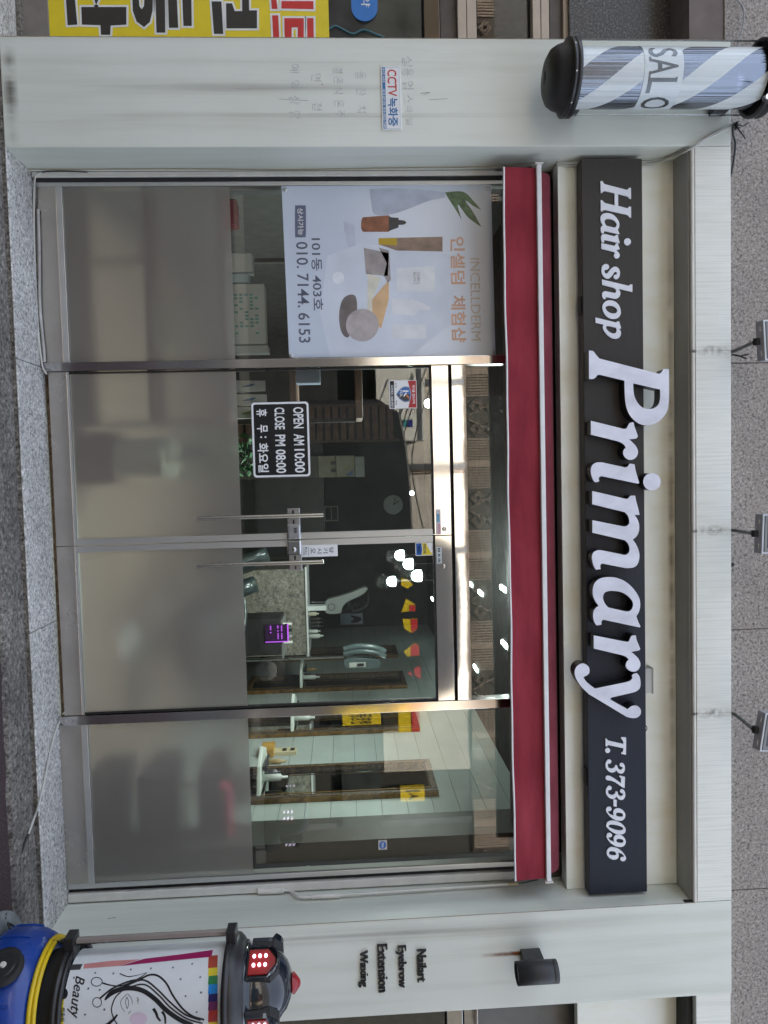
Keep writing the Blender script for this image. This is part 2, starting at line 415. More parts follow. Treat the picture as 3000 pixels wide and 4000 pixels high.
# granite storey above, with joints between the slabs
uw = MB()
jx = sorted([at(2920, yi, .05).x for yi in (1419, 2459, 3475)]); sp = jx[1]-jx[0]
edges = [jx[0]-sp*k for k in range(6, 0, -1)] + jx + [jx[2]+sp*k for k in range(1, 6)]
for r in range(6):
    z0 = ZT + .72 + 1.25*(r-1) if r else ZT-.01
    z1 = ZT + .72 + 1.25*r
    for a, b in zip(edges, edges[1:]): uw.box((a+.003, .05, z0+.003), (b-.003, .30, z1-.003))
uw.build('upper_wall', upper_granite, B)
MB().box((edges[0], .058, ZT-.2), (edges[-1], .5, 10.6)).build('upper_backing', M('joint_mortar', (.16, .13, .12), .9), B)
MB().box((edges[0], .3, 10.6), (edges[-1], 11, 10.8)).build('roof', soffit_grey, B)
MB().box((edges[0], 10.8, -.2), (edges[-1], 11, 10.6)).build('rear_wall', soffit_grey, B)
for x in (edges[0], edges[-1]-.2): MB().box((x, .51, -.2), (x+.2, 10.79, 10.6)).build('end_wall', soffit_grey, B)
# room
planks = MB()
for i in range(16):
    z0 = -.15 + i*.185
    planks.box((2.40, .45, z0+.0015), (2.41, 7.6, min(2.745, z0+.1835)))
planks.build('plank_wall', M('pale_plank', (.36, .41, .385), .35, var=.05, scale=3), B)
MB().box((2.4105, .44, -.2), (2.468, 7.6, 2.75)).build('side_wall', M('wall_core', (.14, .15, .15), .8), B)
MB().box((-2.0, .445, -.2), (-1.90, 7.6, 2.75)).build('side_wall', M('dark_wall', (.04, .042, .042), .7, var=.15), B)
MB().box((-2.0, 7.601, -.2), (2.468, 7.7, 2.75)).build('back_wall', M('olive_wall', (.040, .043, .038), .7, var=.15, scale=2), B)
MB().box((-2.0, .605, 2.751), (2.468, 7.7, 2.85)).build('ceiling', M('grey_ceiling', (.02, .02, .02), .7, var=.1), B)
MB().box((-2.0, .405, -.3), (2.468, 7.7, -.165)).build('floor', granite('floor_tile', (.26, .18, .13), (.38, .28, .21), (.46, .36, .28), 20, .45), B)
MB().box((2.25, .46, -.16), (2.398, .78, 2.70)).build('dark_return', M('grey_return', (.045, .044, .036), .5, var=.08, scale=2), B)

# ------------------------------------------------------------------ glazing
PX = [(at(900, 1406, .318).x, at(900, 1440, .318).x), (at(900, 2773, .318).x, at(900, 2808, .318).x)]
for a, b in PX:
    p = MB().box((a, .31, -.198), (b, .40, 2.52)).build('door_post', steel_post, B, .002)
GT = 2.52
def win(x0, x1, zb, parts):
    w = MB().box((x0, .322, -.198), (x1, .40, zb-.034)).build('window', steel_dull, B, .002)          # the sill
    MB().box((x0, .318, zb-.0335), (x1, .352, zb)).build('glazing_bead', alu, w, .002)
    MB().box((x0, .333, zb-.006), (x1, .341, GT)).build('pane', clear, w)
    MB().box((x0+.002, .3285, zb+.002), (x1-.002, .3300, .888)).build('frosted_film', film, w)
    for x, wd, y, mt in parts: MB().box((x, y, -.195), (x+wd, .395, GT)).build('side_frame', mt, w, .003)
    return w
XW0, XW1 = -1.655, 2.362
win(XW0, PX[0][0]-.001, -.042, ((XL+.003, .028, .30, offwhite), (XL+.032, .018, .31, black_matte), (XL+.051, .024, .32, alu)))
win(PX[1][1]+.001, XW1, -.037, ((XW1, .03, .322, alu), (XW1+.031, .028, .345, black_matte), (XW1+.060, .048, .318, offwhite)))
tr = MB().box((PX[0][1]+.001, .316, 2.133), (PX[1][0]-.001, .39, 2.218)).build('transom', steel_wave, B, .002)
MB().box((PX[0][1]+.001, .336, 2.2185), (PX[1][0]-.001, .344, GT)).build('pane', clear, tr)
MB().box((PX[0][1]+.001, .345, 2.115), (PX[1][0]-.001, .39, 2.132)).build('shadow_gap', black_matte, tr)
XC = at(1000, 2113, .32).x
def door(x0, x1, hinge_left):
    d = MB().box((x0, .320, -.165), (x1, .362, -.062)).build('door', steel_dull, B, .002)          # bottom rail
    MB().box((x0, .318, 2.016), (x1, .362, 2.116)).build('top_rail', steel_mirror, d, .002)
    MB().box((x0, .322, -.0615), (x1, .36, -.052)).build('glazing_bead', alu, d)
    MB().box((x0, .322, 2.006), (x1, .36, 2.0155)).build('glazing_bead', black_matte, d)
    s0, s1 = (x1-.037, x1-.001) if hinge_left else (x0+.001, x0+.037)
    sm = MB().box((s0, .321, -.0515), (s1, .361, 2.0055))
    for k in (.22, .5, .78): sm.box((s0+(s1-s0)*k-.0012, .3202, -.05), (s0+(s1-s0)*k+.0012, .3215, 2.004))
    sm.build('stile', alu, d, .0012)
    e = x0+.001 if hinge_left else x1-.011
    MB().box((e, .326, -.0515), (e+.01, .358, 2.0055)).build('edge_seal', black_matte, d)
    g0, g1 = (x0+.0115, s0-.0005) if hinge_left else (s1+.0005, x1-.0115)
    MB().box((g0, .335, -.0515), (g1, .343, 2.0055)).build('pane', clear, d)
    MB().box((g0+.001, .3315, -.051), (g1-.001, .333, .888)).build('frosted_film', film, d)
    hx = at(1000, 2020 if hinge_left else 2204, .25).x
    h0, h1 = at(770, 2025 if hinge_left else 2208, .25).z, at(1264, 2017 if hinge_left else 2197, .25).z
    h = MB().tube([(hx, .25, h0), (hx, .25, h1)], .0125, 16)
    for z in (h0+.12, h1-.12): h.tube([(hx, .25, z), (hx, .334, z)], .009, 10)
    h.build('pull_handle', rail_steel, d)
    p = at(1735, 2067 if hinge_left else 2213, .318)
    MB().lathe([(.0001, 0), (.013, 0), (.013, .003), (.0001, .003)], (p.x, .318, p.z), 20, 0, 'y').box((p.x-.002, .3135, p.z-.008), (p.x+.002, .316, p.z+.008)).build('pivot_screw', steel_dull, d)
    return d
door(PX[0][1]+.003, XC-.0015, True)
door(XC+.0015, PX[1][0]-.003, False)
# stains and old lettering on the sheets
def streak(x0, x1, z0, z1, mt, y=-.0009): return MB().box((x0, y, z0), (x1, y+.0004, z1)).build('dirt_streak', mt, B)
p = at(1980, 3722, 0); q = at(2060, 3720, 0)
streak(q.x-.012, q.x+.02, q.z-.27, q.z-.02, stain_rust)
streak(at(1000, 320, 0).x, at(1000, 375, 0).x, 0.1, 2.0, stain_grey)
streak(at(1000, 230, 0).x, at(1000, 250, 0).x, .4, 2.3, stain_grey, -.0014)
streak(at(1000, 440, 0).x, at(1000, 462, 0).x, .2, 2.9, stain_grey)
streak(XR+.03, XR+.16, .3, 3.2, stain_grey)
sc_m = M('scuff_black', (.10, .095, .09), .8)
def scuff(x0, y0, x1, y1, w):
    a, b = at(x0, y0, -.0006), at(x1, y1, -.0006); d = (b-a).normalized(); n = Vector((-d.z, 0, d.x))*w/2
    MB().slab([a-n*.3, b-n, b+n*.6, a+n], (0, .0003, 0)).build('scuff', sc_m, B)
for q in ((1642, 366, 1680, 361, .003), (1655, 372, 1676, 364, .002), (1676, 391, 1748, 386, .0022), (1090, 388, 1205, 394, .002), (420, 3590, 452, 3584, .003), (745, 3790, 760, 3786, .002), (1255, 330, 1262, 331, .004)): scuff(*q)
random.seed(21)
for i in range(26):
    p = at(random.uniform(320, 620), random.uniform(3560, 3630), -.0006)
    if p.x > XR+.02: MB().slab([p, p+Vector((.004, 0, .001)), p+Vector((.003, 0, .004)), p+Vector((0, 0, .003))], (0, .0003, 0)).build('mud_speck', sc_m, B)
MB().box((XR+.01, -.0012, -.205), (XR1, -.0008, -.10)).build('dirt_streak', stain_dirt, B)
MB().box((XL0, -.0012, -.205), (XL-.002, -.0008, -.12)).build('dirt_streak', stain_dirt, B)
cau = M('caulk_brown', (.30, .25, .19), .8, var=.3, scale=30)
MB().tube([(XR+.0085, -.0002, -.2), (XR+.0085, -.0002, ZB)], .0016, 6).build('sealant', cau, B)
MB().tube([(XL+.002, .338, -.19), (XL+.002, .338, 2.5)], .004, 6).build('sealant', cau, B)
MB().tube([(XL0+.001, -.0002, -.2), (XL0+.001, -.0002, ZT)], .0014, 6).build('sealant', cau, B)
gm_ = M('worn_print', (.50, .52, .51), .6, var=.25, scale=40)
for body, x0, x1, y0, y1 in (('예', 1132, 1171, 251, 286), ('약', 1128, 1172, 315, 350), ('상', 1128, 1174, 374, 410), ('담', 1130, 1174, 434, 467),
        ('면', 1216, 1256, 289, 320), ('접', 1220, 1258, 400, 432), ('결', 1300, 1339, 260, 288), ('혼', 1304, 1342, 297, 328), ('식', 1304, 1341, 336, 368), ('혼', 1306, 1346, 390, 420), ('주', 1309, 1346, 430, 463),
        ('돌', 1388, 1428, 280, 310), ('잔', 1392, 1430, 344, 375), ('치', 1394, 1430, 412, 441),
        ('실', 1570, 1612, 220, 262), ('용', 1570, 1614, 268, 298), ('업', 1572, 1616, 317, 350), ('스', 1578, 1614, 371, 404), ('타', 1584, 1612, 416, 440), ('일', 1586, 1612, 462, 490)):
    a, b = at((x0+x1)/2, y0, 0), at((x0+x1)/2, y1, 0); z0, z1 = at(x0, (y0+y1)/2, 0).z, at(x1, (y0+y1)/2, 0).z
    MB().text(body, (a.x, z0), (b.x, z1), -.0004, .0003).build('faded_letter', gm_, B)

# ------------------------------------------------------------------ neighbours on the same row
NB = thing('neighbour_shopfront', 'dark glazed neighbouring shopfront with beige frames beside the white pillar', 'shopfront', (-4.5, .5, -.2))
beige = M('beige_frame', (.46, .38, .30), .45, var=.06); brown_fr = M('brown_frame', (.07, .055, .045), .4, var=.2)
def band(xi0, xi1, y, mt, name, d=.06, xe=XL0-.002):
    z0 = at(xi0, 75, y).z; z1 = at(xi1, 75, y).z
    return MB().box((-7.5, y, z0+.001), (xe, y+d, z1-.001)).build(name, mt, NB, .003)
band(-40, 80, .20, riser_granite, 'plinth', .3)
band(80, 190, .24, M('sill_grey', (.20, .18, .16), .6), 'sill', .2)
band(150, 1650, .36, clear, 'pane', .01)
band(1655, 1718, .30, steel('brown_steel', (.16, .13, .11), .12, .2), 'mirror_rail', .08)
band(1718, 1786, .34, brown_fr, 'rail')
band(1787, 1822, .30, beige, 'rail'); band(1823, 1862, .32, beige, 'rail')
band(1862, 2079, .37, clear, 'pane', .01)
band(2080, 2112, .31, beige, 'rail'); band(2113, 2146, .33, beige, 'rail')
band(2146, 2200, .36, brown_fr, 'rail', .1); band(2200, 2222, .33, beige, 'rail')
band(2223, 2622, .30, dark_granite, 'granite_band', .1)
band(2623, 2650, .33, brown_fr, 'rail'); band(2651, 2672, .30, M('grey_rail', (.13, .125, .12), .5), 'rail'); band(2673, 2752, .34, brown_fr, 'rail'); band(2753, 2815, .36, brown_fr, 'rail')
band(2816, 2853, .28, M('grey_soffit', (.26, .26, .25), .7), 'cornice', .1)
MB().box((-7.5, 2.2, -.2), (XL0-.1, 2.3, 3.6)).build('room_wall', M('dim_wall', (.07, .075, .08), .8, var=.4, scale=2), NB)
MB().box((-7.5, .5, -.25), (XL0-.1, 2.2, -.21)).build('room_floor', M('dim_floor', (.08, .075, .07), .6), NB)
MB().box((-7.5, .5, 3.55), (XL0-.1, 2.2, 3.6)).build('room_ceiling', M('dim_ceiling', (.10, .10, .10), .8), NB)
w = [at(xi, yi, .362) for xi, yi in ((1285, 118), (1310, 105), (1345, 122), (1380, 135), (1420, 120), (1470, 138), (1500, 150))]
MB().tube(spline([(p.x, .357, p.z) for p in w]), .006, 6).build('wave_decal', M('teal_decal', (.03, .12, .15), .5), NB)

bn = thing('shop_banner', 'yellow banner with big black and red Korean lettering beside the white pillar', 'banner', at(740, 60, .25))
q0, q1 = at(186, 90, .25), at(1285, 90, .25)
MB().box((-4.6, .25, q0.z), (XL0-.004, .252, q1.z)).build('sheet', M('banner_yellow', (.74, .58, .02), .5, var=.04), bn)
k = 1200/1659
def zb(pts): return flat([(100+x*k, y*k) for x, y in pts], .25)
blk = [zb(p) for p in ([(215,-60),(262,-60),(280,135),(228,138)], [(360,-40),(410,-40),(382,30)],
    [(302,40),(545,40),(545,135),(460,140),(458,190),(408,190),(405,138),(305,135)],
    [(575,-60),(580,60),(600,118),(640,148),(672,120),(686,60),(690,-60),(645,-60),(640,35),(628,52),(615,35),(610,-60)],
    [(700,-60),(752,-60),(755,178),(708,178)], [(768,-60),(815,-60),(825,152),(775,152)], [(845,-60),(895,-60),(898,142),(853,142)],
    [(1005,10),(1058,10),(1068,185),(1018,185)], [(1083,20),(1115,20),(1130,62),(1170,62),(1170,-60),(1205,-60),(1208,58),(1250,58),(1250,155),(1085,155)])]
red = [zb(p) for p in ([(1322,-60),(1345,-60),(1362,50),(1330,50)], [(1382,8),(1555,8),(1555,52),(1382,48)], [(1332,85),(1365,85),(1370,215),(1338,215)],
    [(1397,100),(1503,100),(1503,215),(1470,215),(1470,150),(1437,150),(1437,215),(1400,215)], [(1520,100),(1555,100),(1557,215),(1522,215)])]
o1 = MB()
for lp in blk+red: add_shape(o1, [lp], .2492, .2499, offset=.011)
o1.build('lettering_outline', white_paint, bn)
pbk, prd = M('print_black', (.03, .025, .02), .6), M('print_red', (.55, .03, .025), .6)
for grp, mt, nm in [(blk[:3], pbk, 'black_letter'), (blk[3:5], pbk, 'black_letter'), (blk[5:7], pbk, 'black_letter'), (blk[7:], pbk, 'black_letter'), (red[:2], prd, 'red_letter'), (red[2:], prd, 'red_letter')]:
    o1 = MB()
    for lp in grp: add_shape(o1, [lp], .2484, .2491)
    o1.build(nm, mt, bn)
p = at(1425, -5, .355); q = at(1425, 85, .355); r = (at(1490, 20, .355).z - at(1388, 20, .355).z)/2
bs = MB().prism([(p.x-.25, p.z-r*1.05), (q.x-r, q.z-r*1.0)] + [(q.x-r + r*math.cos(t), q.z + r*math.sin(t)) for t in [(-.5+i/14)*math.pi for i in range(15)]] + [(q.x-r, q.z+r), (p.x-.25, p.z+r)], .352, .356)
bs.text('약', (at(1425, 0, .35).x-.03, p.z-.022), (at(1425, 20, .35).x+.012, p.z+.03), .3515, .001, 1)
tag(bs.build('window_sticker', [M('sticker_blue', (.03, .17, .50), .4), white_paint]), 'blue rounded sticker with white lettering on the dark neighbouring glass', 'sticker')

NR = thing('neighbour_shop', 'mirror framed neighbouring shopfront past the lettered white pillar', 'shopfront', (5, .5, -.2))
def band2(xi0, xi1, y, mt, name, d=.05):
    z0 = at(xi0, 3960, y).z; z1 = at(xi1, 3960, y).z
    return MB().box((XR1+.002, y, z0), (8, y+d, z1-.001)).build(name, mt, NR, .003)
band2(-60, 100, .2, step_granite, 'plinth', .3)
band2(150, 1740, .34, clear, 'pane', .01)
band2(1745, 1808, .31, steel_mirror, 'top_rail'); band2(1812, 1868, .32, steel_wave, 'transom')
band2(1868, 2250, .36, M('grey_signboard', (.14, .135, .125), .5), 'signboard', .06)
band2(2255, 2700, .20, cream_panel, 'sign_recess', .06)
MB().box((XR1+.003, .012, ZB+.01), (8, .06, ZT)).build('fascia', fascia_panel, NR)
MB().box((XR1+.003, .0605, 3.40), (8, .30, 3.43)).build('soffit', black_matte, NR)
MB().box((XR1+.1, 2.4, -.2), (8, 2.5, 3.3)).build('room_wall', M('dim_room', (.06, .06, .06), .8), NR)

# ------------------------------------------------------------------ signboard over the awning
SB = thing('shop_sign', 'long charcoal signboard with raised white serif lettering above the red awning', 'sign', (.35, .13, 2.84))
sx0, sx1, sz0, sz1 = -1.706, 2.462, 2.845, 3.186
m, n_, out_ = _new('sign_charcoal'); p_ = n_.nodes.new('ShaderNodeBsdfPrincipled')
# brownish reflected light at the barber pole end is painted into the navy
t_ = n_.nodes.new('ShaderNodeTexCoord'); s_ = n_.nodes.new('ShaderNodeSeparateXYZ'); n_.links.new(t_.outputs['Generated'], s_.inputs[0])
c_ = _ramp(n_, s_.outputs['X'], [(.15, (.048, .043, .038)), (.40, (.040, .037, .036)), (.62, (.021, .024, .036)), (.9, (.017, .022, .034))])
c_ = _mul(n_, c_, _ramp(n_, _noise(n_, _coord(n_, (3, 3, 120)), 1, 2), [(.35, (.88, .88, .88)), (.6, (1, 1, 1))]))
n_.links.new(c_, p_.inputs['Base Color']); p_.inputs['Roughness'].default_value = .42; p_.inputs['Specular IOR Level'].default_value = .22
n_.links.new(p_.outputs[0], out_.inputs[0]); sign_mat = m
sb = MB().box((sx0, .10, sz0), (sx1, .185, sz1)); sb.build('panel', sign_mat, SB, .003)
MB().box((sx0+.05, .186, sz0+.03), (sx1-.05, .1995, sz1-.03)).build('back_frame', black_matte, SB)
for yi in (1190, 3040):
    p = at(2290, yi, .1); MB().box((p.x-.05, .12, sz0-.008), (p.x+.05, .16, sz0-.0005)).build('access_flap', black_matte, SB)
pearl = M('pearl_acrylic', (.70, .71, .80), .3, var=.10, scale=7, stretch=(1.6, 1, 1), bump=.08, bscale=9)
flatwhite = M('sign_white', (.74, .76, .82), .4, var=.04)
zP = 500/1659; zS = 300/1659; zD = 250/1659
def glyph(loops, ox, oy, k, Y):
    return [flat([(ox+q[0]*k, oy+q[1]*k) for q in smooth(lp)], Y) for lp in loops]
gP = [[(400,100,1),(455,108),(490,150),(535,203,1),(1270,392,1),(1315,400),(1340,380),(1362,345),(1390,338),(1437,342,1),(1437,750,1),(1420,860),(1365,960),(1270,1040),(1160,1068),(1080,1060),(1000,1015),(925,930),(880,810),(864,660),(860,490,1),(545,415,1),(510,420),(490,445),(465,466),(440,470),(400,468,1)],
      [(975,525,1),(1322,605,1),(1322,720),(1300,800),(1240,848),(1160,855),(1090,835),(1030,775),(990,690),(976,600)]]
gr = [[(425,1010,1),(850,1115,1),(885,1108),(905,1075),(930,1038),(980,1028,1),(990,1080),(1015,1150),(1035,1210,1),(1015,1238),(980,1245),(920,1250,1),(965,1290),(1010,1340),(1035,1400),(1030,1450),(1000,1495),(950,1517),(900,1508),(860,1475),(842,1425),(855,1380),(878,1360,1),(855,1322),(810,1290),(760,1272,1),(425,1190,1)]]
gi = [[(575,90,1),(875,155,1),(905,140),(930,108),(992,115,1),(1005,190),(1030,280),(1053,355,1),(1035,365,1),(565,268,1),(535,280),(528,305),(535,333,1),(505,345),(475,345,1),(450,310),(430,250),(424,190),(440,130),(480,98),(525,88)], arc(1217, 340, 113)]
gm = [[(443,460,1),(880,562,1),(912,555),(935,525),(1000,520,1),(1015,600),(1040,690),(1057,770,1),(1030,770),(990,770,1),(1025,820),(1050,890),(1048,980),(1015,1050),(968,1088,1),(1010,1150),(1045,1230),(1055,1310),(1035,1400),(980,1450),(880,1460,1),(570,1400,1),(548,1425),(552,1473,1),(525,1476),(490,1480,1),(465,1440),(445,1370),(440,1310),(460,1255),(510,1228),(560,1228,1),(840,1285,1),(885,1285),(920,1250),(925,1200),(905,1140),(865,1098,1),(445,1000,1),(445,838,1),(840,918,1),(885,915),(918,885),(922,840),(905,780),(865,735,1),(443,632,1)]]
ga = [[(525,555,1),(475,480),(450,400),(455,310),(490,240),(560,195),(680,182),(800,205),(900,260),(990,350),(1050,450),(1065,540),(1050,630),(1015,690,1),(1035,750),(1068,820,1),(1060,835,1),(590,735,1),(570,745),(562,770),(565,798,1),(530,804),(500,808,1),(470,765),(455,700),(460,630),(490,580)],
      [(582,450),(600,390),(650,365),(720,362),(810,375),(890,415),(950,475),(972,530),(960,590),(920,625),(870,625,1),(650,575,1),(605,520)]]
gr2 = [[(463,938,1),(880,1020,1),(915,1015),(935,975),(955,942),(1008,938,1),(1020,1000),(1045,1060),(1065,1110,1),(1050,1132),(1010,1140),(948,1152,1),(1000,1195),(1045,1245),(1068,1310),(1050,1370),(1010,1403),(960,1408),(910,1385),(878,1340),(885,1290),(915,1250,1),(880,1215),(830,1195,1),(463,1108,1)]]
gy = [[(955,625,1),(985,604),(1020,597,1),(1055,640),(1070,720),(1060,790),(1020,830),(970,850,1),(700,912,1),(676,930),(695,950,1),(900,1065,1),(930,1040),(970,1020),(1020,1020),(1060,1050),(1075,1090),(1065,1140),(1020,1175),(960,1180),(890,1165,1),(400,870,1),(300,770),(240,680),(215,600),(230,530),(280,482),(340,475),(395,515),(408,570),(390,615),(330,650,1),(360,700),(420,755),(480,797,1),(880,715,1),(935,695),(962,660)]]
for lp, oy in ((gP, 1340), (gr, 1340), (gi, 1780), (gm, 1780), (ga, 2200), (gr2, 2200), (gy, 2450)):
    mb = MB(); add_shape(mb, glyph(lp, 2180, oy, zP, .02), .02, .099, 0, 1); mb.build('letter', [pearl, black_paint], SB)
def remap(lp, x0, x1, y0, y1, X0, X1, Y0, Y1):
    return [[(X0+(q[0]-x0)*(X1-X0)/(x1-x0), Y0+(q[1]-y0)*(Y1-Y0)/(y1-y0)) + tuple(q[2:]) for q in l] for l in lp]
gH = [[(530,155,1),(570,155),(590,190),(615,220,1),(1100,345,1),(1125,335),(1140,305),(1188,300,1),(1190,540,1),(1155,532),(1130,505),(1110,485,1),(910,430,1),(912,690,1),(1100,740,1),(1125,735),(1150,705),(1190,712,1),(1190,945,1),(1155,935),(1130,905),(1100,882,1),(625,775,1),(600,785),(575,805),(535,800,1),(535,562,1),(575,575),(600,605),(630,630,1),(835,680,1),(833,415,1),(620,365,1),(590,380),(570,405),(533,402,1)]]
gs = [[(625,240,1),(618,290),(640,325),(680,320),(730,255),(790,195),(850,178),(910,205),(945,265),(950,330),(935,400),(895,445),(850,445),(818,415),(820,370),(850,350),(885,350,1),(880,310),(860,288),(830,300),(800,345),(755,405),(700,435),(640,425),(585,375),(555,300),(555,220),(575,160),(620,125),(670,125),(710,155),(712,205),(685,238),(650,242)]]
gh_ = [[(562,455,1),(1130,590,1),(1160,580),(1180,560),(1220,568,1),(1218,725,1),(920,655,1),(950,710),(958,770),(930,835),(870,870),(800,865,1),(655,835,1),(638,848),(645,870,1),(625,876),(600,880,1),(570,830),(565,770),(585,725),(640,708,1),(830,748,1),(860,735),(868,700),(850,660),(815,635,1),(565,568,1)]]
go = [[(570,1060),(590,985),(650,925),(740,905),(840,930),(920,1000),(962,1100),(965,1200),(920,1275),(840,1305),(750,1300),(660,1250),(600,1170)], [(638,1075),(665,1035),(720,1022),(800,1035),(860,1070),(890,1120),(875,1170),(820,1188),(750,1180),(680,1140)]]
gp = [[(420,1275,1),(870,1385,1),(890,1365),(935,1360,1),(955,1440),(975,1510,1),(930,1515,1),(965,1570),(970,1640),(935,1710),(860,1738),(770,1720),(680,1660),(610,1570),(580,1490),(600,1430,1),(425,1390,1)], [(650,1500),(685,1460),(860,1495,1),(878,1540),(865,1600),(820,1622),(750,1605),(690,1560)]]
gT = [[(435,240,1),(470,250),(490,290,1),(895,380,1),(895,320),(870,270),(840,235),(838,203,1),(970,212,1),(965,660,1),(845,635,1),(850,600),(885,580),(895,540),(895,490,1),(520,408,1),(490,415),(480,438),(438,440,1)]]
g3 = [[(500,890,1),(495,940),(510,985),(560,1015),(620,1015),(670,980),(690,930,1),(735,935,1),(755,1000),(800,1045),(850,1045),(880,1010),(878,970,1),(840,970),(805,935),(810,890),(850,870),(900,890),(935,960),(935,1050),(900,1120),(840,1148),(770,1125),(710,1055,1),(690,1090),(640,1115),(580,1118),(510,1080),(455,1010),(435,930),(450,850),(495,795),(540,785),(580,810),(582,860),(550,890)]]
g7 = [[(795,1200,1),(940,1235,1),(930,1520,1),(880,1505),(780,1435),(660,1360),(560,1325),(480,1318),(440,1275),(445,1225),(490,1203),(560,1215),(700,1300),(835,1395,1),(840,1300),(825,1250),(800,1235)]]
gd = [[(640,95,1),(728,112,1),(722,282,1),(645,268,1)]]
g9 = [[(505,390,1),(510,430),(560,480),(655,515,1),(640,460),(640,400),(680,345),(760,325),(850,350),(920,415),(950,500),(935,570),(880,630),(790,645),(680,620),(570,550),(490,460),(450,380),(460,320),(500,288),(560,290),(595,335),(580,375),(545,392)], [(705,480),(725,440),(790,432),(860,450),(890,490),(870,540),(810,545),(740,530)]]
g0 = [[(455,780),(475,700),(550,650),(650,643),(770,675),(880,745),(945,830),(955,910),(920,970),(840,998),(720,985),(600,930),(510,855)], [(515,790),(540,750),(600,742),(720,758),(830,790),(890,830),(885,880),(810,900),(700,885),(580,840)]]
sh = lambda g, dx, dy: [[(q[0]+dx, q[1]+dy)+tuple(q[2:]) for q in l] for l in g]
g6 = [[(1415-q[0], 1978-q[1])+tuple(q[2:]) for q in l] for l in g9]
small = [(gH, 2250, 680, zS), (remap(ga, 450, 1068, 182, 808, 530, 940, 845, 1285), 2250, 680, zS),
         (remap(gi[:1], 424, 1053, 88, 365, 540, 945, 1300, 1495) + [arc(1113, 1465, 75)], 2250, 680, zS),
         (remap(gr2, 463, 1068, 938, 1408, 548, 945, 1495, 1825), 2250, 680, zS),
         (gs, 2250, 1010, zS), (gh_, 2250, 1010, zS), (go, 2250, 1010, zS), (gp, 2250, 1010, zS),
         (gT, 2300, 2850, zD), ([arc(490, 548, 65)], 2300, 2850, zD), (g3, 2300, 2850, zD), (g7, 2300, 2850, zD), (sh(g3, 8, 683), 2300, 2850, zD),
         (gd, 2300, 3110, zD), (g9, 2300, 3110, zD), (g0, 2300, 3110, zD), (sh(g9, 10, 680), 2300, 3110, zD), (g6, 2300, 3110, zD)]
for g, ox, oy, k in small:
    mb = MB(); add_shape(mb, glyph(g, ox, oy, k, .092), .092, .0995, 0, 0); mb.build('letter', flatwhite, SB)
p = at(2530, 2655, .15)                                # transformer box and loop of wire on top of the sign
tb = MB().box((p.x-.07, .12, sz1+.001), (p.x+.07, .19, sz1+.05)); tb.box((p.x-.075, .115, sz1+.045), (p.x+.075, .194, sz1+.054))
tag(tb.build('transformer_box', M('ribbed_grey', (.45, .45, .42), .5), bevel=.003), 'small grey ribbed metal box standing on top of the long signboard', 'box')
p = at(2528, 2845, .15)
tag(MB().tube([(p.x+.022*math.cos(t), .15, sz1+.002+.024*math.sin(t)) for t in [i*math.pi/10 for i in range(11)]], .0025, 6).build('wire_loop', dark_cable), 'thin black wire loop sticking up from the signboard top edge', 'wire')

# ------------------------------------------------------------------ awning
AW = thing('retracted_awning', 'rolled up dark red fabric awning with white front bar above the doors', 'awning', (.33, .1, 2.41))
red = M('awning_red', (.275, .015, .033), .78, var=.20, scale=1.6, stretch=(1.2, 1, 5), bump=.12, bscale=4, fine=.18)
redd = M('awning_red_roll', (.165, .02, .032), .8, var=.12, scale=5)
ax0, ax1 = -1.655, 2.345
va = MB(); nx = 90
for i in range(nx):                                    # hanging valance with slack folds, 3 mm thick
    for (xa, xb) in ((ax0+(ax1-ax0)*i/nx, ax0+(ax1-ax0)*(i+1)/nx),):
        def w(x, z): return .095 + (.010*math.sin(x*5.1+.7) + .006*math.sin(x*12.3) - .012*max(0, (x-1.9)/.45) )*(2.595-z)/.19
        zs = [2.412 + .183*j/6 for j in range(7)]
        for j in range(6):
            q = [(xa, w(xa, zs[j]), zs[j]), (xb, w(xb, zs[j]), zs[j]), (xb, w(xb, zs[j+1]), zs[j+1]), (xa, w(xa, zs[j+1]), zs[j+1])]
            va.add(q, [(0, 1, 2, 3)], 0, True); va.add([(a, b+.003, c) for a, b, c in q], [(3, 2, 1, 0)], 0, True)
        for t0, t1 in ((2.404, 2.414),):
            q = [(xa, w(xa, 2.412)-.003, t0), (xb, w(xb, 2.412)-.003, t0), (xb, w(xb, 2.412)-.003, t1), (xa, w(xa, 2.412)-.003, t1)]
            va.add(q + [(a, b+.008, c) for a, b, c in q], [(0, 1, 2, 3), (7, 6, 5, 4), (3, 2, 6, 7), (1, 0, 4, 5)], 1, True)
va.build('valance', [red, white_paint], AW)
MB().box((ax0-.012, .072, 2.588), (ax1+.008, .118, 2.615)).build('front_bar', white_paint, AW, .004)
for x in (ax0-.022, ax1+.0085):
    MB().box((x, .066, 2.578), (x+.0095, .17, 2.626)).tube([(x+.005, .17, 2.60), (x+.005, .30, 2.60)], .018, 10).build('end_bracket', offwhite, AW, .004)
rr = MB()
prof = [(.1185, 2.602), (.122, 2.625), (.138, 2.655), (.165, 2.682), (.20, 2.698), (.25, 2.69), (.28, 2.65), (.27, 2.60), (.22, 2.575), (.1185, 2.59)]
vs = [(x, a, b) for x in (ax0+.01, ax1-.01) for a, b in prof]; k = len(prof)
rr.add(vs, [(i, (i+1) % k, k+(i+1) % k, k+i) for i in range(k)], 0, True); rr.add(vs[:k], [list(range(k))]); rr.add(vs[k:], [list(range(k-1, -1, -1))])
rr.build('fabric_roll', redd, AW)
MB().tube([(ax0, .31, 2.66), (ax1, .31, 2.66)], .02, 12).build('roller_tube', M('rusty_tube', (.13, .10, .075), .6, var=.3), AW)

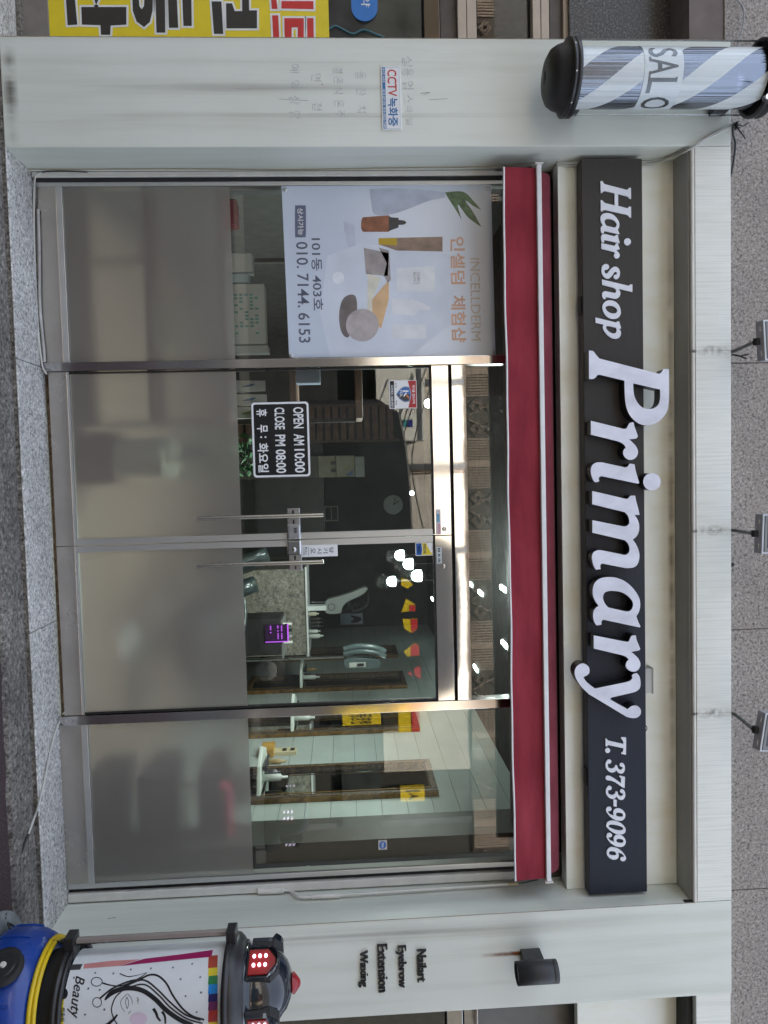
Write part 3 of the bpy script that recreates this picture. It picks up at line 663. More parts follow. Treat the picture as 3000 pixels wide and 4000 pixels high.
# ------------------------------------------------------------------ barber pole
pc = at(2600, 306, -.25); cx = at(2600, 308, -.25).x
zc0 = at(2232, 306, -.25).z; zc1 = at(2950, 306, -.25).z
PO = thing('barber_pole', 'hanging blue and silver striped barber pole on the white pillar', 'barber pole', (cx, -.25, zc0-.14))
PC = (cx, -.25, 0); RC = .176
MB().lathe([(RC-.012, zc0-.04), (RC+.004, zc0-.036), (RC+.004, zc0-.022), (RC-.001, zc0-.020), (RC-.001, zc0-.016), (RC+.004, zc0-.014), (RC+.004, zc0+.004), (RC-.012, zc0+.006)], PC, 48).build('bottom_collar', black_paint, PO)
dm = MB().lathe([(.0005, zc0-.140), (.05, zc0-.139), (.095, zc0-.130), (.128, zc0-.112), (.145, zc0-.085), (.155, zc0-.052), (RC-.010, zc0-.041)], PC, 48).build('bottom_cap', M('black_plastic', (.016, .016, .016), .5, var=.25, bump=.05), PO)
MB().lathe([(.0005, zc0-.145), (.030, zc0-.145), (.038, zc0-.138)], PC, 24).build('cap_plug', M('plug', (.03, .03, .03), .4, var=.5, scale=60), dm)
sc_ = MB()
for i in range(8):
    t = i*math.pi/4 + .3
    for z in (zc0-.028, zc1+.02): sc_.ball((cx+(RC+.003)*math.cos(t), -.25+(RC+.003)*math.sin(t), z), .005, 0, 8)
sc_.build('screws', steel_dull, PO)
MB().lathe([(RC-.012, zc1-.004), (RC+.004, zc1-.002), (RC+.004, zc1+.018), (RC, zc1+.020), (RC, zc1+.024), (RC+.004, zc1+.026), (RC+.004, zc1+.05), (RC-.02, zc1+.07), (.10, zc1+.15), (.0005, zc1+.18)], PC, 48).build('top_cap', black_paint, PO)
MB().lathe([(RC-.010, zc0+.004), (RC-.010, zc1-.003)], PC, 48).build('clear_tube', clear_plastic('clear_acrylic', .035), PO)
# striped inner drum: mirror foil with pale spiral bands
RI = .137
m, n_, out_ = _new('spiral_foil')
t_ = n_.nodes.new('ShaderNodeTexCoord'); sp_ = n_.nodes.new('ShaderNodeSeparateXYZ'); n_.links.new(t_.outputs['Object'], sp_.inputs[0])
def mth(op, a, b=None, c=None):
    x = n_.nodes.new('ShaderNodeMath'); x.operation = op
    for i, q in enumerate((a, b, c)):
        if q is None: continue
        if isinstance(q, (int, float)): x.inputs[i].default_value = q
        else: n_.links.new(q, x.inputs[i])
    return x.outputs[0]
an = mth('ARCTAN2', sp_.outputs['Y'], sp_.outputs['X'])
ph = mth('FRACT', mth('ADD', mth('MULTIPLY', an, 3/(2*math.pi)), mth('MULTIPLY', sp_.outputs['Z'], 2.7)))
st_ = mth('LESS_THAN', mth('ABSOLUTE', mth('SUBTRACT', ph, .5)), .235)
fo = n_.nodes.new('ShaderNodeBsdfPrincipled'); fo.inputs['Metallic'].default_value = 1; fo.inputs['Roughness'].default_value = .16
fo.inputs['Base Color'].default_value = (.20, .215, .25, 1)
_bump(n_, fo, _noise(n_, _coord(n_, (85, 85, .3)), 1, 3), .9, .008)
wh = n_.nodes.new('ShaderNodeBsdfPrincipled'); wh.inputs['Roughness'].default_value = .25
n_.links.new(_ramp(n_, _noise(n_, _coord(n_, (60, 60, .4)), 1, 2), [(.3, (.56, .60, .62)), (.6, (.72, .76, .78))]), wh.inputs['Base Color'])
mx = n_.nodes.new('ShaderNodeMixShader'); n_.links.new(st_, mx.inputs[0]); n_.links.new(fo.outputs[0], mx.inputs[1]); n_.links.new(wh.outputs[0], mx.inputs[2])
n_.links.new(mx.outputs[0], out_.inputs[0]); spiral = m
drum = MB().lathe([(RI, zc0+.005), (RI, zc1-.004)], PC, 64).build('striped_drum', spiral, PO)
bandw = M('pale_band', (.66, .71, .74), .25, var=.06, scale=6, stretch=(20, 20, .4))
zb0, zb1 = at(2520, 306, -.25-RI).z, at(2672, 306, -.25-RI).z
MB().lathe([(RI+.0015, zb0), (RI+.0015, zb1)], PC, 64, a0=math.pi*1.10, a1=math.pi*2.16).build('name_band', bandw, drum)
def wrap_text(mb, body, t0, t1, z0, z1, r, sk=0, bold=0, c=PC, m=0, shear=0):
    me = text_mesh(body, bold, shear)
    bm = bmesh.new(); bm.from_mesh(me); bmesh.ops.triangulate(bm, faces=bm.faces)
    for _ in range(4):
        es = [e for e in bm.edges if abs(e.verts[0].co.x-e.verts[1].co.x) > .09]
        if es: bmesh.ops.subdivide_edges(bm, edges=es, cuts=1); bmesh.ops.triangulate(bm, faces=bm.faces)
    bm.to_mesh(me); bm.free()
    xs = [v.co.x for v in me.vertices]; ys = [v.co.y for v in me.vertices]
    a, b, c0, c1 = min(xs), max(xs), min(ys), max(ys); vs = []
    for v in me.vertices:
        t = t0 + (t1-t0)*(v.co.x-a)/(b-a); z = z0 + (z1-z0)*(v.co.y-c0)/(c1-c0) + sk*(v.co.x-a)/(b-a)
        rr = r + (.0012 if v.co.z > 0 else 0); vs.append((c[0]+rr*math.cos(t), c[1]+rr*math.sin(t), z))
    mb.add(vs, [list(p.vertices) for p in me.polygons], m); bpy.data.meshes.remove(me)
lt = MB(); hz = zb1-zb0
for ch, t0, t1 in (('S', 1.285, 1.425), ('A', 1.445, 1.615), ('L', 1.645, 1.80), ('O', 1.845, 2.04)):
    wrap_text(lt, ch, math.pi*t0, math.pi*t1, zb0+hz*.12, zb0+hz*.86, RI+.0018, 0, .004)
for a, z in ((1.452, .135), (1.608, .135), (1.660, .845), (1.655, .135)):     # slab serifs
    lt.lathe([(RI+.0030, zb0+hz*z-.004), (RI+.0030, zb0+hz*z+.004)], PC, 6, a0=math.pi*(a-.026), a1=math.pi*(a+.026))
lt.build('lettering', M('smoke_grey_print', (.13, .14, .15), .25, .6), drum)
MB().box((cx-.07, -.085, zc0+.02), (cx+.07, -.0015, zc0+.10)).build('wall_bracket', black_paint, PO, .004)
MB().box((cx-.07, -.085, zc1-.12), (cx+.07, -.0015, zc1-.04)).build('wall_bracket', black_paint, PO, .004)
p = at(2984, 378, -.42)
la = MB().tube([(p.x, -.40, p.z+.02), (p.x+.02, -.46, p.z)], .016, 12).ball((p.x+.022, -.468, p.z-.004), .008, 1)
la.build('spot_light', [black_paint, glow('blue_white_glow', (.7, .75, 1), 9)], PO)
tag(MB().tube(spline([at(2790, -60, .02), at(2905, 40, .02), (cx-.12, -.14, zc1-.06)]), .004, 6).build('guy_wire', wire_grey), 'thin dark wire stretched from the upper wall to the barber pole', 'wire')

# ------------------------------------------------------------------ rolling salon lamp sign on the pavement
AXX, AXY = 2.425, -.55
def cyl(xi, yi, r):
    d = ray(xi, yi); ox, oy = CAM.x-AXX, CAM.y-AXY
    a = d.x*d.x+d.y*d.y; b = 2*(ox*d.x+oy*d.y); c = ox*ox+oy*oy-r*r; q = b*b-4*a*c
    t = (-b-math.sqrt(max(0, q)))/(2*a); return CAM + d*t
def zq(x, y): return (x*1300/1659, 3400+y*1300/1659)
BZ0 = at(222, 3900, -.787).z - .016; BZ1 = at(856, 3870, -.787).z; BG = -.252
BT = thing('salon_lamp_sign', 'round rolling salon lamp sign with a drawn face and red flashing panels', 'lamp sign', (AXX, AXY, BG))
AC = (AXX, AXY, 0)
MB().lathe([(.20, BG+.002), (.370, BG+.002), (.375, BG+.012), (.375, BG+.03), (.33, BG+.035), (.20, BG+.035)], AC, 40).build('base_plate', M('grey_rubber', (.20, .22, .22), .7, var=.15), BT)
hb = MB()
for i in range(40):
    t = math.pi*(.85+1.3*(i//2)/20); rr = .342 if i % 2 else .36
    hb.lathe([(.0002, .0362), (.006, .0362)], (AXX+rr*math.cos(t), AXY+rr*math.sin(t), BG), 8)
hb.build('drain_holes', black_matte, BT)
blue = M('blue_tank', (.008, .045, .26), .28, var=.12, scale=6, coat=.2)
MB().lathe([(.25, BG+.036), (.288, BG+.05), (.304, BG+.10), (.304, BG+.17), (.296, BG+.22), (.275, BG+.265), (.245, BG+.29), (.2, BG+.30)], AC, 56).build('water_tank', blue, BT)
rb = MB()
for i in range(12):
    t = 2*math.pi*i/12; rb.tube([(AXX+r*math.cos(t), AXY+r*math.sin(t), BG+z) for r, z in ((.289, .05), (.306, .10), (.306, .17), (.297, .22))], .006, 6)
rb.build('tank_rib', blue, BT)
yh = MB()
for r, z in ((.252, BG+.297), (.246, BG+.316)):
    yh.tube([(AXX+r*math.cos(t), AXY+r*math.sin(t), z) for t in [2*math.pi*i/48 for i in range(49)]], .011, 8)
yh.build('yellow_hose', M('yellow_hose', (.62, .44, .01), .4), BT)
for ang in (-147, -27, 93):
    t = math.radians(ang); c = Vector((AXX+.315*math.cos(t), AXY+.315*math.sin(t), BG+.180))
    w = MB(); d = Vector((math.cos(t), math.sin(t), 0)); 
    for r0, a, b in ((.078, 0, .035),):
        w.tube([c+d*a, c+d*(a+.006), c+d*(b-.006), c+d*b], [.070, .080, .080, .068], 28)
    o = w.build('wheel', black_matte, BT)
    MB().tube([c+d*.0352, c+d*.040], [.05, .046], 24).build('rim', black_paint, o)
    MB().tube([c+d*.0402, c+d*.048], [.014, .011], 16).build('hub', offwhite, o)
RO = .225
MB().lathe([(RO-.01, BZ0-.03), (RO+.012, BZ0-.026), (RO+.012, BZ0-.008), (RO+.004, BZ0-.005), (RO+.004, BZ0), (RO+.012, BZ0+.003), (RO+.012, BZ0+.016), (RO-.01, BZ0+.018)], AC, 56).build('bottom_ring', black_paint, BT)
MB().lathe([(RO-.03, BG+.29), (RO-.005, BZ0-.031)], AC, 40).build('neck', black_matte, BT)
MB().lathe([(RO, BZ0+.017), (RO, BZ1-.001)], AC, 56).build('clear_tube', clear_plastic('clear_cover', .06), BT)
RD = .192
dr = MB().lathe([(RD, BZ0+.016), (RD, BZ1)], AC, 72).build('printed_drum', M('drum_white', (.76, .77, .79), .35, var=.03), BT)
def patch(mb, pts, r, m=0):
    # outline in pixels laid round the drum: filled as a fan of narrow bands
    P_ = []
    for x, y in pts:
        p = cyl(x, y, RD); P_.append((math.atan2(p.y-AXY, p.x-AXX), p.z))
    me = shape_mesh([P_])
    bm = bmesh.new(); bm.from_mesh(me)
    bmesh.ops.delete(bm, geom=[f for f in bm.faces if f.normal.z < .7], context='FACES')
    bmesh.ops.triangulate(bm, faces=bm.faces)
    for _ in range(3):
        es = [e for e in bm.edges if abs(e.verts[0].co.x-e.verts[1].co.x) > .09]
        if es: bmesh.ops.subdivide_edges(bm, edges=es, cuts=1); bmesh.ops.triangulate(bm, faces=bm.faces)
    bm.verts.ensure_lookup_table(); bm.verts.index_update()
    mb.add([(AXX+r*math.cos(v.co.x), AXY+r*math.sin(v.co.x), v.co.y) for v in bm.verts], [[v.index for v in f.verts] for f in bm.faces], m)
    bm.free(); bpy.data.meshes.remove(me)
def ribbon(mb, pts, w, r, m=0):
    ps = spline([(x, y, 0) for x, y in pts], 6); n = len(ps); L = []; R_ = []
    for i, p in enumerate(ps):
        d = (ps[min(i+1, n-1)]-ps[max(0, i-1)]).normalized(); k = i/(n-1)
        ww = (w if not isinstance(w, tuple) else w[0]*(1-k)+w[1]*k)*(min(1, k*6+.25) if not isinstance(w, tuple) else 1)/2
        L.append((p.x-d.y*ww, p.y+d.x*ww)); R_.append((p.x+d.y*ww, p.y-d.x*ww))
    vs = [cyl(*zq(*q), r) for q in L+R_]
    mb.add(vs, [(i, i+1, n+i+1, n+i) for i in range(n-1)], m)
ink = M('print_ink', (.012, .012, .016), .4)
a_ = MB()
ribbon(a_, [(597,515),(640,530),(690,522),(730,510)], (6,1), RD+.0012)
ribbon(a_, [(525,640),(600,590),(690,548),(745,522),(790,528),(830,565),(862,625),(910,690),(960,728),(1018,746)], 10, RD+.0013)
ribbon(a_, [(600,595),(680,553),(730,552),(790,600),(850,660),(920,718),(1000,748)], 9, RD+.0014)
ribbon(a_, [(640,585),(720,570),(790,622),(850,685),(930,740),(1010,764)], 8, RD+.0012)
ribbon(a_, [(522,648),(560,610),(630,588),(705,598),(770,640),(825,695),(890,742),(960,775)], 24, RD+.0015)
ribbon(a_, [(610,602),(575,635),(556,690),(565,735),(585,770)], 6, RD+.0013)
ribbon(a_, [(585,720),(565,745),(530,775)], (8,16), RD+.0012)
ribbon(a_, [(510,562),(560,575),(610,575),(690,540),(732,510)], (7,4), RD+.0016)
ribbon(a_, [(498,640),(545,600),(590,575),(650,552),(700,545)], (9,8), RD+.0017)
for cxx, cyy, rx, ry in ((482,556,27,22), (484,659,22,24)):
    ribbon(a_, [(cxx+rx*math.cos(2*math.pi*i/16), cyy+ry*math.sin(2*math.pi*i/16)) for i in range(17)], (4,4), RD+.0013)
ribbon(a_, [(632,618),(604,650),(605,680),(622,705)], (3,2), RD+.0013); ribbon(a_, [(636,616),(655,640),(660,668)], (3,2), RD+.0013)
ribbon(a_, [(632,632),(626,655),(634,690),(641,660),(633,632)], (2.5,2.5), RD+.0013); ribbon(a_, [(640,716),(652,700)], (3,2), RD+.0013)
ribbon(a_, [(683,632),(688,645),(682,655)], (3,2), RD+.0013); ribbon(a_, [(690,640),(688,668)], (3,2), RD+.0013)
ribbon(a_, [(764,690),(778,712),(786,735),(800,752)], (16,10), RD+.0013); ribbon(a_, [(808,705),(822,730),(824,766)], (14,8), RD+.0013)
a_.build('face_drawing', ink, dr)
pk = MB(); patch(pk, [zq(690+44*math.cos(2*math.pi*i/20), 742+34*math.sin(2*math.pi*i/20)) for i in range(20)], RD+.0006)
pk.build('cheek_print', M('soft_pink', (.72, .58, .70), .4, var=.05), dr)
mg = MB()
patch(mg, [zq(*p) for p in ((1062,398),(1055,432),(850,452),(640,474),(600,478),(720,442),(900,420))], RD+.0008, 0)
patch(mg, [zq(*p) for p in ((700,445),(600,477),(415,491),(420,468),(560,452))], RD+.0007, 1)
patch(mg, [zq(*p) for p in ((412,468),(400,496),(312,500),(330,472))], RD+.0007, 2)
mg.build('edge_print', [M('magenta_print', (.33, .008, .10), .35), M('salmon_print', (.62, .25, .24), .4), M('dark_print', (.06, .055, .06), .4)], dr)
rbow = MB(); cols = [(.42,.05,.025), (.72,.56,.02), (.02,.20,.06), (.01,.22,.62), (.015,.012,.12), (.14,.02,.10), (.42,.03,.03), (.70,.5,.02)]
for i, (y0, y1) in enumerate(((428,489),(489,528),(528,571),(571,618),(618,658),(658,700),(700,758),(758,800))):
    patch(rbow, [zq(*p) for p in ((1040+ (i>0)*0, y0),(1086, y0-4),(1084, y1-4),(1037, y1))], RD+.0008, i)
rbow.build('rainbow_band', [M('rainbow_ink', c, .4) for c in cols], dr)
def ang(xi, yi, r=RD): p = cyl(xi, yi, r); return math.atan2(p.y-AXY, p.x-AXX), p.z
tb = MB(); a0, z0 = ang(*zq(362, 528)); a1, z1 = ang(*zq(330, 742)); _, z2 = ang(*zq(424, 560))
me_ = None
wrap_text(tb, 'Beauty', a0, a1, z1+.004, z1+.062, RD+.0006, 0, .006, AC, 0, .45)
tb.build('script_lettering', ink, dr)
ys = MB(); patch(ys, [zq(*p) for p in ((293,640),(320,640),(318,790),(290,790))], RD+.0006, 0)
patch(ys, [zq(313+26*math.cos(2*math.pi*i/20), 614+30*math.sin(2*math.pi*i/20)) for i in range(20)], RD+.0009, 1)
a0, z0 = ang(*zq(296, 688)); a1, z1 = ang(*zq(316, 752))
wrap_text(ys, '미용실', a0, a1, min(z0, z1), max(z0, z1)+.006, RD+.0009, 0, .01, AC, 1)
ys.build('yellow_label', [M('label_yellow', (.72, .56, .02), .4), ink], dr)
dt = MB()
for x, y in ((475,512),(565,515),(652,495),(752,490),(862,485),(958,467),(998,533),(900,543),(1002,610),(925,628),(980,708),(440,590),(497,597),(424,720),(520,695),(368,536)):
    p = cyl(*zq(x, y), RD); d = Vector((p.x-AXX, p.y-AXY, 0)).normalized()
    dt.tube([p-d*.002, p+d*.0015], [.0055, .004], 10)
dt.build('rivet', M('rivet_grey', (.22, .24, .30), .3, .5), dr)
# frame panel beside the drum
for s in (-1,):
    fp = MB().box((AXX-.272, AXY-.002, BZ0+.02), (AXX-.255, AXY+.02, BZ1-.002))
    fp.build('side_rail', M('rail_brown', (.30, .26, .24), .5), BT)
    MB().box((AXX-.295, AXY-.03, BZ0-.028), (AXX-.19, AXY+.05, BZ0+.018)).build('rail_clamp', black_paint, BT, .003)
    MB().box((AXX-.285, AXY-.03, BZ1), (AXX-.19, AXY+.05, BZ1+.045)).build('rail_clamp', black_paint, BT, .003)
    MB().box((AXX-.27, AXY+.022, BZ0-.01), (AXX-.23, AXY+.026, BZ0+.08)).build('warning_label', black_paint, BT)
MB().lathe([(RO-.01, BZ1-.002), (RO+.012, BZ1), (RO+.012, BZ1+.022), (RO+.006, BZ1+.025), (RO+.006, BZ1+.03), (RO+.004, BZ1+.048), (RO-.012, BZ1+.066), (.195, BZ1+.078), (.195, BZ1+.088), (.175, BZ1+.09)], AC, 56).build('top_ring', black_paint, BT)
D0 = BZ1+.088
dome_m = M('dome_black', (.014, .020, .030), .12, var=.3, coat=.5)
do = MB().lathe([(.182, D0-.004), (.182, D0+.012), (.168, D0+.014), (.168, D0+.045), (.163, D0+.085), (.152, D0+.125), (.132, D0+.16), (.10, D0+.190), (.06, D0+.209), (.03, D0+.216), (.0005, D0+.218)], AC, 48).build('dome', dome_m, BT)
MB().tube([(AXX, AXY, D0+.216), (AXX, AXY, D0+.224), (AXX, AXY, D0+.250), (AXX, AXY, D0+.254)], [.05, .050, .018, .004], 6).build('red_finial', M('finial_red', (.32, .015, .02), .3), do)
led = glow('led_violet', (.80, .72, 1.0), 2.2); redp = M('panel_red', (.33, .012, .015), .25, coat=.3)
view = math.atan2(CAM.y-AXY, CAM.x-AXX)
for dg_ in (-29, 61, 151, 241):
    t = view + math.radians(dg_); d = Vector((math.cos(t), math.sin(t), 0)); s_ = Vector((-math.sin(t), math.cos(t), 0)); u_ = Vector((0, 0, 1))
    o = Vector((AXX, AXY, D0+.020)) + d*.166
    def loc(a, b, c): return o + s_*a + u_*b + d*c
    bk = MB(); bk.add([loc(a, b, c) for c in (-.03, .012) for a, b in ((-.070, -.006), (.070, -.006), (.070, .105), (.03, .142), (-.03, .142), (-.070, .105))],
        [(5,4,3,2,1,0), (6,7,8,9,10,11)] + [(i, (i+1) % 6, 6+(i+1) % 6, 6+i) for i in range(6)])
    bx = bk.build('led_box', M('mesh_black', (.022, .022, .022), .6, var=.4, scale=140), do)
    pn = MB(); pn.add([loc(a, b, c) for c in (.0125, .024) for a, b in ((-.058, .002), (.058, .002), (.058, .092), (.014, .128), (-.014, .128), (-.058, .092))],
        [(5,4,3,2,1,0), (6,7,8,9,10,11)] + [(i, (i+1) % 6, 6+(i+1) % 6, 6+i) for i in range(6)])
    pn.build('red_panel', redp, bx, .003)
    ll = MB()
    for a in (-.022, .014):
        for b in (.024, .048, .072): ll.ball(loc(a*1.15, b*1.12, .025), .0085, 0, 10, (1.0, 1.0, .8))
    ll.build('led', led, bx)
    hd = MB()                                          # hood over the panel
    hp = [loc(.072*math.cos(q), .075+.065*math.sin(q), .0) for q in [math.pi*i/12 for i in range(13)]]
    hp = [loc(.072, -.004, 0)] + hp + [loc(-.072, -.004, 0)]
    k = len(hp); hq = [p + d*(.045 if 2 < i < k-3 else .02) for i, p in enumerate(hp)]; hi = [p*1 - (p-loc(0, .07, 0))*.05 for p in hp]; hj = [p*1 - (p-loc(0, .07, .03))*.05 for p in hq]
    hd.add(hp+hq+hi+hj, [(i, i+1, k+i+1, k+i) for i in range(k-1)] + [(2*k+i+1, 2*k+i, 3*k+i, 3*k+i+1) for i in range(k-1)] + [(k+i, k+i+1, 3*k+i+1, 3*k+i) for i in range(k-1)], 0, False)
    hd.build('hood', dome_m, bx)
tag(MB().tube(spline([at(90, 3640, -.35), (AXX-.30, AXY+.12, -.19), (AXX-.27, AXY+.08, -.12), (AXX-.24, AXY+.02, BZ0-.01)]), .005, 8).build('power_cable', dark_cable), 'black power cable rising behind the rolling salon lamp sign', 'cable')

# ------------------------------------------------------------------ wall lamp, lettering and plate on the pillars
pl = at(2096, 3799, -.15)
z0, z1 = at(2018, 3803, -.15).z, at(2176, 3796, -.15).z
WL = thing('wall_lamp', 'black cylindrical wall lamp on the white pillar', 'lamp', (pl.x, -.15, z0))
R_ = .059
MB().lathe([(R_-.004, z0+.012), (R_-.004, z0), (R_, z0), (R_, z1-.03), (R_-.0008, z1-.029), (R_-.0008, z1-.026), (R_, z1-.025), (R_, z1), (R_-.004, z1), (R_-.004, z1-.012)], (pl.x, -.15, 0), 40).build('body', M('anthracite', (.030, .031, .034), .5, var=.2, bump=.06, bscale=200), WL)
MB().lathe([(.0005, z0+.013), (R_-.0045, z0+.013)], (pl.x, -.15, 0), 24).build('lower_lens', M('frost_lens', (.25, .25, .24), .4), WL)
MB().lathe([(R_-.0045, z1-.013), (.0005, z1-.012)], (pl.x, -.15, 0), 24).build('upper_lens', M('frost_lens', (.25, .25, .24), .4), WL)
MB().box((pl.x-.038, -.10, (z0+z1)/2-.055), (pl.x+.038, -.0015, (z0+z1)/2+.055)).build('wall_mount', M('mount_grey', (.045, .045, .047), .6, var=.2), WL, .003)
NL = thing('wall_lettering', 'black raised service lettering in four lines on the white pillar', 'lettering', at(1550, 3790, 0))
for body, x0, x1, y0, y1 in (('Nailart', 697, 802, 83, 437), ('Eyebrow', 467, 585, 43, 502), ('Extension', 268, 380, 28, 548), ('Waxing', 50, 165, 98, 492)):
    kz = 340/952; X0, X1, Y0, Y1 = 1380+x0*kz, 1380+x1*kz, 3680+y0*kz, 3680+y1*kz
    a, b = at((X0+X1)/2, Y0, -.006), at((X0+X1)/2, Y1, -.006); za, zb_ = at(X0, (Y0+Y1)/2, -.006).z, at(X1, (Y0+Y1)/2, -.006).z
    MB().text(body, (a.x, za), (b.x, zb_), -.0012, .010, 0, .012).build('text_line', M('foam_black', (.018, .017, .017), .75, var=.3, scale=60), NL)
CT = thing('cctv_plate', 'white plate with red and blue recording notice on the white pillar', 'sign', at(1527, 383, 0))
a, b = at(1527, 259, -.006), at(1527, 507, -.006); za, zb_ = at(1490, 383, -.006).z, at(1566, 383, -.006).z
W_, H_ = b.x-a.x, zb_-za
MB().box((a.x, -.006, za), (b.x, -.0015, zb_)).build('plate', [M('plate_white', (.70, .72, .74), .35, var=.03)], CT, .001)
bl = M('plate_blue', (.02, .14, .34), .4); rd_ = M('plate_red', (.50, .045, .035), .4)
q = MB()
for (u0, v0, u1, v1) in ((.018, .06, .985, .068), (.018, .935, .985, .943), (.018, .06, .022, .943), (.981, .06, .985, .943)):
    q.box((a.x+W_*u0, -.0066, za+H_*v0), (a.x+W_*u1, -.006, za+H_*v1))
q.build('border', M('border_teal', (.25, .36, .42), .5), CT)
MB().box((a.x+W_*.018, -.0068, za+H_*.07), (a.x+W_*.985, -.0061, za+H_*.22)).build('blue_strip', bl, CT)
MB().text('CCTV', (a.x+W_*.055, za+H_*.33), (a.x+W_*.475, za+H_*.80), -.0062, .0008, 0, .012).build('red_text', rd_, CT)
MB().text('녹화중', (a.x+W_*.50, za+H_*.32), (a.x+W_*.945, za+H_*.83), -.0062, .0008, 0, .022).build('blue_text', bl, CT)
MB().text('24시간 녹화중', (a.x+W_*.03, za+H_*.085), (a.x+W_*.26, za+H_*.20), -.0069, .0005, 0, .01).text('A/S 및 설치 상담', (a.x+W_*.36, za+H_*.085), (a.x+W_*.62, za+H_*.20), -.0069, .0005, 0, .01).text('010-2022-7380', (a.x+W_*.65, za+H_*.085), (a.x+W_*.975, za+H_*.20), -.0069, .0005, 0, .01).build('small_text', white_paint, CT)

# ------------------------------------------------------------------ floodlights on the fascia
FL = 'floodlights on arms along the fascia'
def flood(yi_base, xi_h, yi_h, tilt, label):
    b = at(2846, yi_base, .02); b.z = ZT+.001
    h = at(xi_h, yi_h, -.45)
    t = thing('floodlight', label, 'floodlight', b, FL)
    MB().tube([(b.x, .025, ZT), (b.x, .0, ZT+.02), h + Vector((0, .03, -.004))], .0095, 10).build('arm', M('arm_grey', (.10, .105, .10), .55, var=.3, scale=30), t)
    MB().tube([h+Vector((-.016, .02, .004)), h+Vector((.016, .02, .004))], .017, 16).build('pivot', black_matte, t)
    rm = Matrix.Rotation(tilt, 4, 'Y') @ Matrix.Rotation(math.radians(-14), 4, 'X')
    def tr(mb):
        c = h + Vector((0, 0, .012)); mb.v = [c + (rm @ Vector((v.x, v.y, v.z))) for v in mb.v]; return mb
    sil = M('flood_silver', (.46, .48, .49), .4, .5, .06)
    hd = tr(MB().box((-.098, -.022, 0), (.098, .03, .19))).build('housing', sil, t, .004)
    tr(MB().box((-.09, -.026, .012), (.09, -.0225, .178))).build('front_frame', M('frame_grey', (.16, .16, .155), .5), hd, .002)
    tr(MB().box((-.068, -.0275, .030), (.068, -.0262, .160))).build('lens', M('lens_dark', (.05, .06, .06), .15), hd)
    q = MB()
    for x in (-.06, .06): q.tube([(x-.012, .0, -.0005), (x+.012, .0, -.0005)], .005, 8)
    tr(q).build('screw_boss', sil, hd)
flood(1375, 2962, 1333, math.radians(-3), 'first floodlight past the spiral pole on a leaning fascia arm')
flood(2072, 2955, 2086, math.radians(2), 'middle floodlight on a nearly straight fascia arm')
flood(2787, 2957, 2856, math.radians(9), 'floodlight on the most slanted fascia arm, over the phone number')
cw = MB()
p = at(2858, 1385, -.02)
cw.tube([p, at(2888, 1392, -.05), at(2926, 1384, -.08)], .004, 6).tube([p, at(2885, 1390, -.05), at(2917, 1402, -.08)], .004, 6)
tag(cw.build('cable_ends', dark_cable), 'pair of taped black cable ends beside the first floodlight arm', 'cable')
tag(MB().ball(at(2863, 2205, .03), .010, 0, 10).tube([at(2858, 2200, .03), at(2864, 2212, .03)], .006, 6).build('cable_knot', dark_cable), 'short black cable knot poking above the white fascia', 'cable')

# ------------------------------------------------------------------ cables and conduit
z3 = lambda x, y: (x*.663, 600+y*.663)
pts = [at(*z3(*q), .30) for q in ((248,112),(222,122),(205,150),(200,300),(200,450),(206,700),(215,900),(230,1100),(250,1250),(275,1300))]
tag(MB().tube(spline(pts), .006, 8).build('white_cable', pale_cable), 'thick pale cable lying along the sill of the poster window', 'cable')
pts = [at(*z3(*q), .31) for q in ((225,330),(232,600),(236,900),(258,1150),(262,1230))]
tag(MB().tube(spline(pts), .009, 8).build('sealant_pipe', M('dirty_conduit', (.40, .39, .37), .6, var=.2)), 'grey conduit lying behind the pale cable on the sill', 'conduit')
pts = [at_x(*z3(*q), XL+.006) for q in ((236,118),(270,108),(340,103),(450,106),(600,118),(900,126),(1300,128),(1659,121))] + [at_x(1350, 684, XL+.006), at_x(1700, 681, XL+.006), at_x(2030, 660, XL+.006), at_x(2120, 640, XL+.006)]
tag(MB().tube(spline(pts), .0032, 6).build('black_wire', dark_cable), 'thin black wire running up the blueish reveal of the pillar', 'wire')
pts = [at_x(*q, XL+.005) for q in ((70,662),(300,663),(700,661),(1100,664),(1500,658),(1900,652),(2110,634))]
tag(MB().tube(spline(pts), .0028, 6).build('tan_wire', M('tan_wire', (.32, .27, .17), .6)), 'thin tan wire stapled along the reveal of the poster side pillar', 'wire')
z6 = lambda x, y: (x*.633, 2400+y*.633)
A_ = [at_z(*z6(*q), -.192) for q in ((402,604),(380,632),(345,720),(310,850),(270,1050),(236,1185))]
B_ = [at_z(*z6(*q), -.222) for q in ((215,1245),(176,1358))]
tag(MB().tube(spline(A_+B_), .006, 8).build('pale_cable', pale_cable), 'pale cable slanting over the granite step by the lamp sign', 'cable')
C_ = [B_[-1]] + [at_z(*z6(*q), -.224) for q in ((150,1420),)] + [at_z(*z6(*q), -.246) for q in ((118,1540),(108,1700),(100,1900),(98,1980))]
tag(MB().tube(spline(C_), .006, 8).build('black_cable', dark_cable), 'black cable end trailing from the step down onto the maroon paving', 'cable')
for dx in (0, .012):
    pts = [at(2872, 480, -.02), at(2850, 492, -.012), at(2780, 528, -.010), at(2700, 575, -.008)] + [at_x(2640, 604, XL+.009), at_x(2590, 622, XL+.010), at_x(2560, 630, XL+.012)] + [at(2500, 634, .188), at(2350, 640, .188), at(2225, 640, .188), at(2180, 632, .19)]
    o = MB().tube(spline([p+Vector((dx, 0, -dx*.6)) for p in pts]), .0055, 8).build('grey_cable', pale_cable)
    tag(o, ('upper' if dx == 0 else 'lower')+' grey cable of the pair slanting from the barber pole to the signboard', 'cable')
cn = MB()
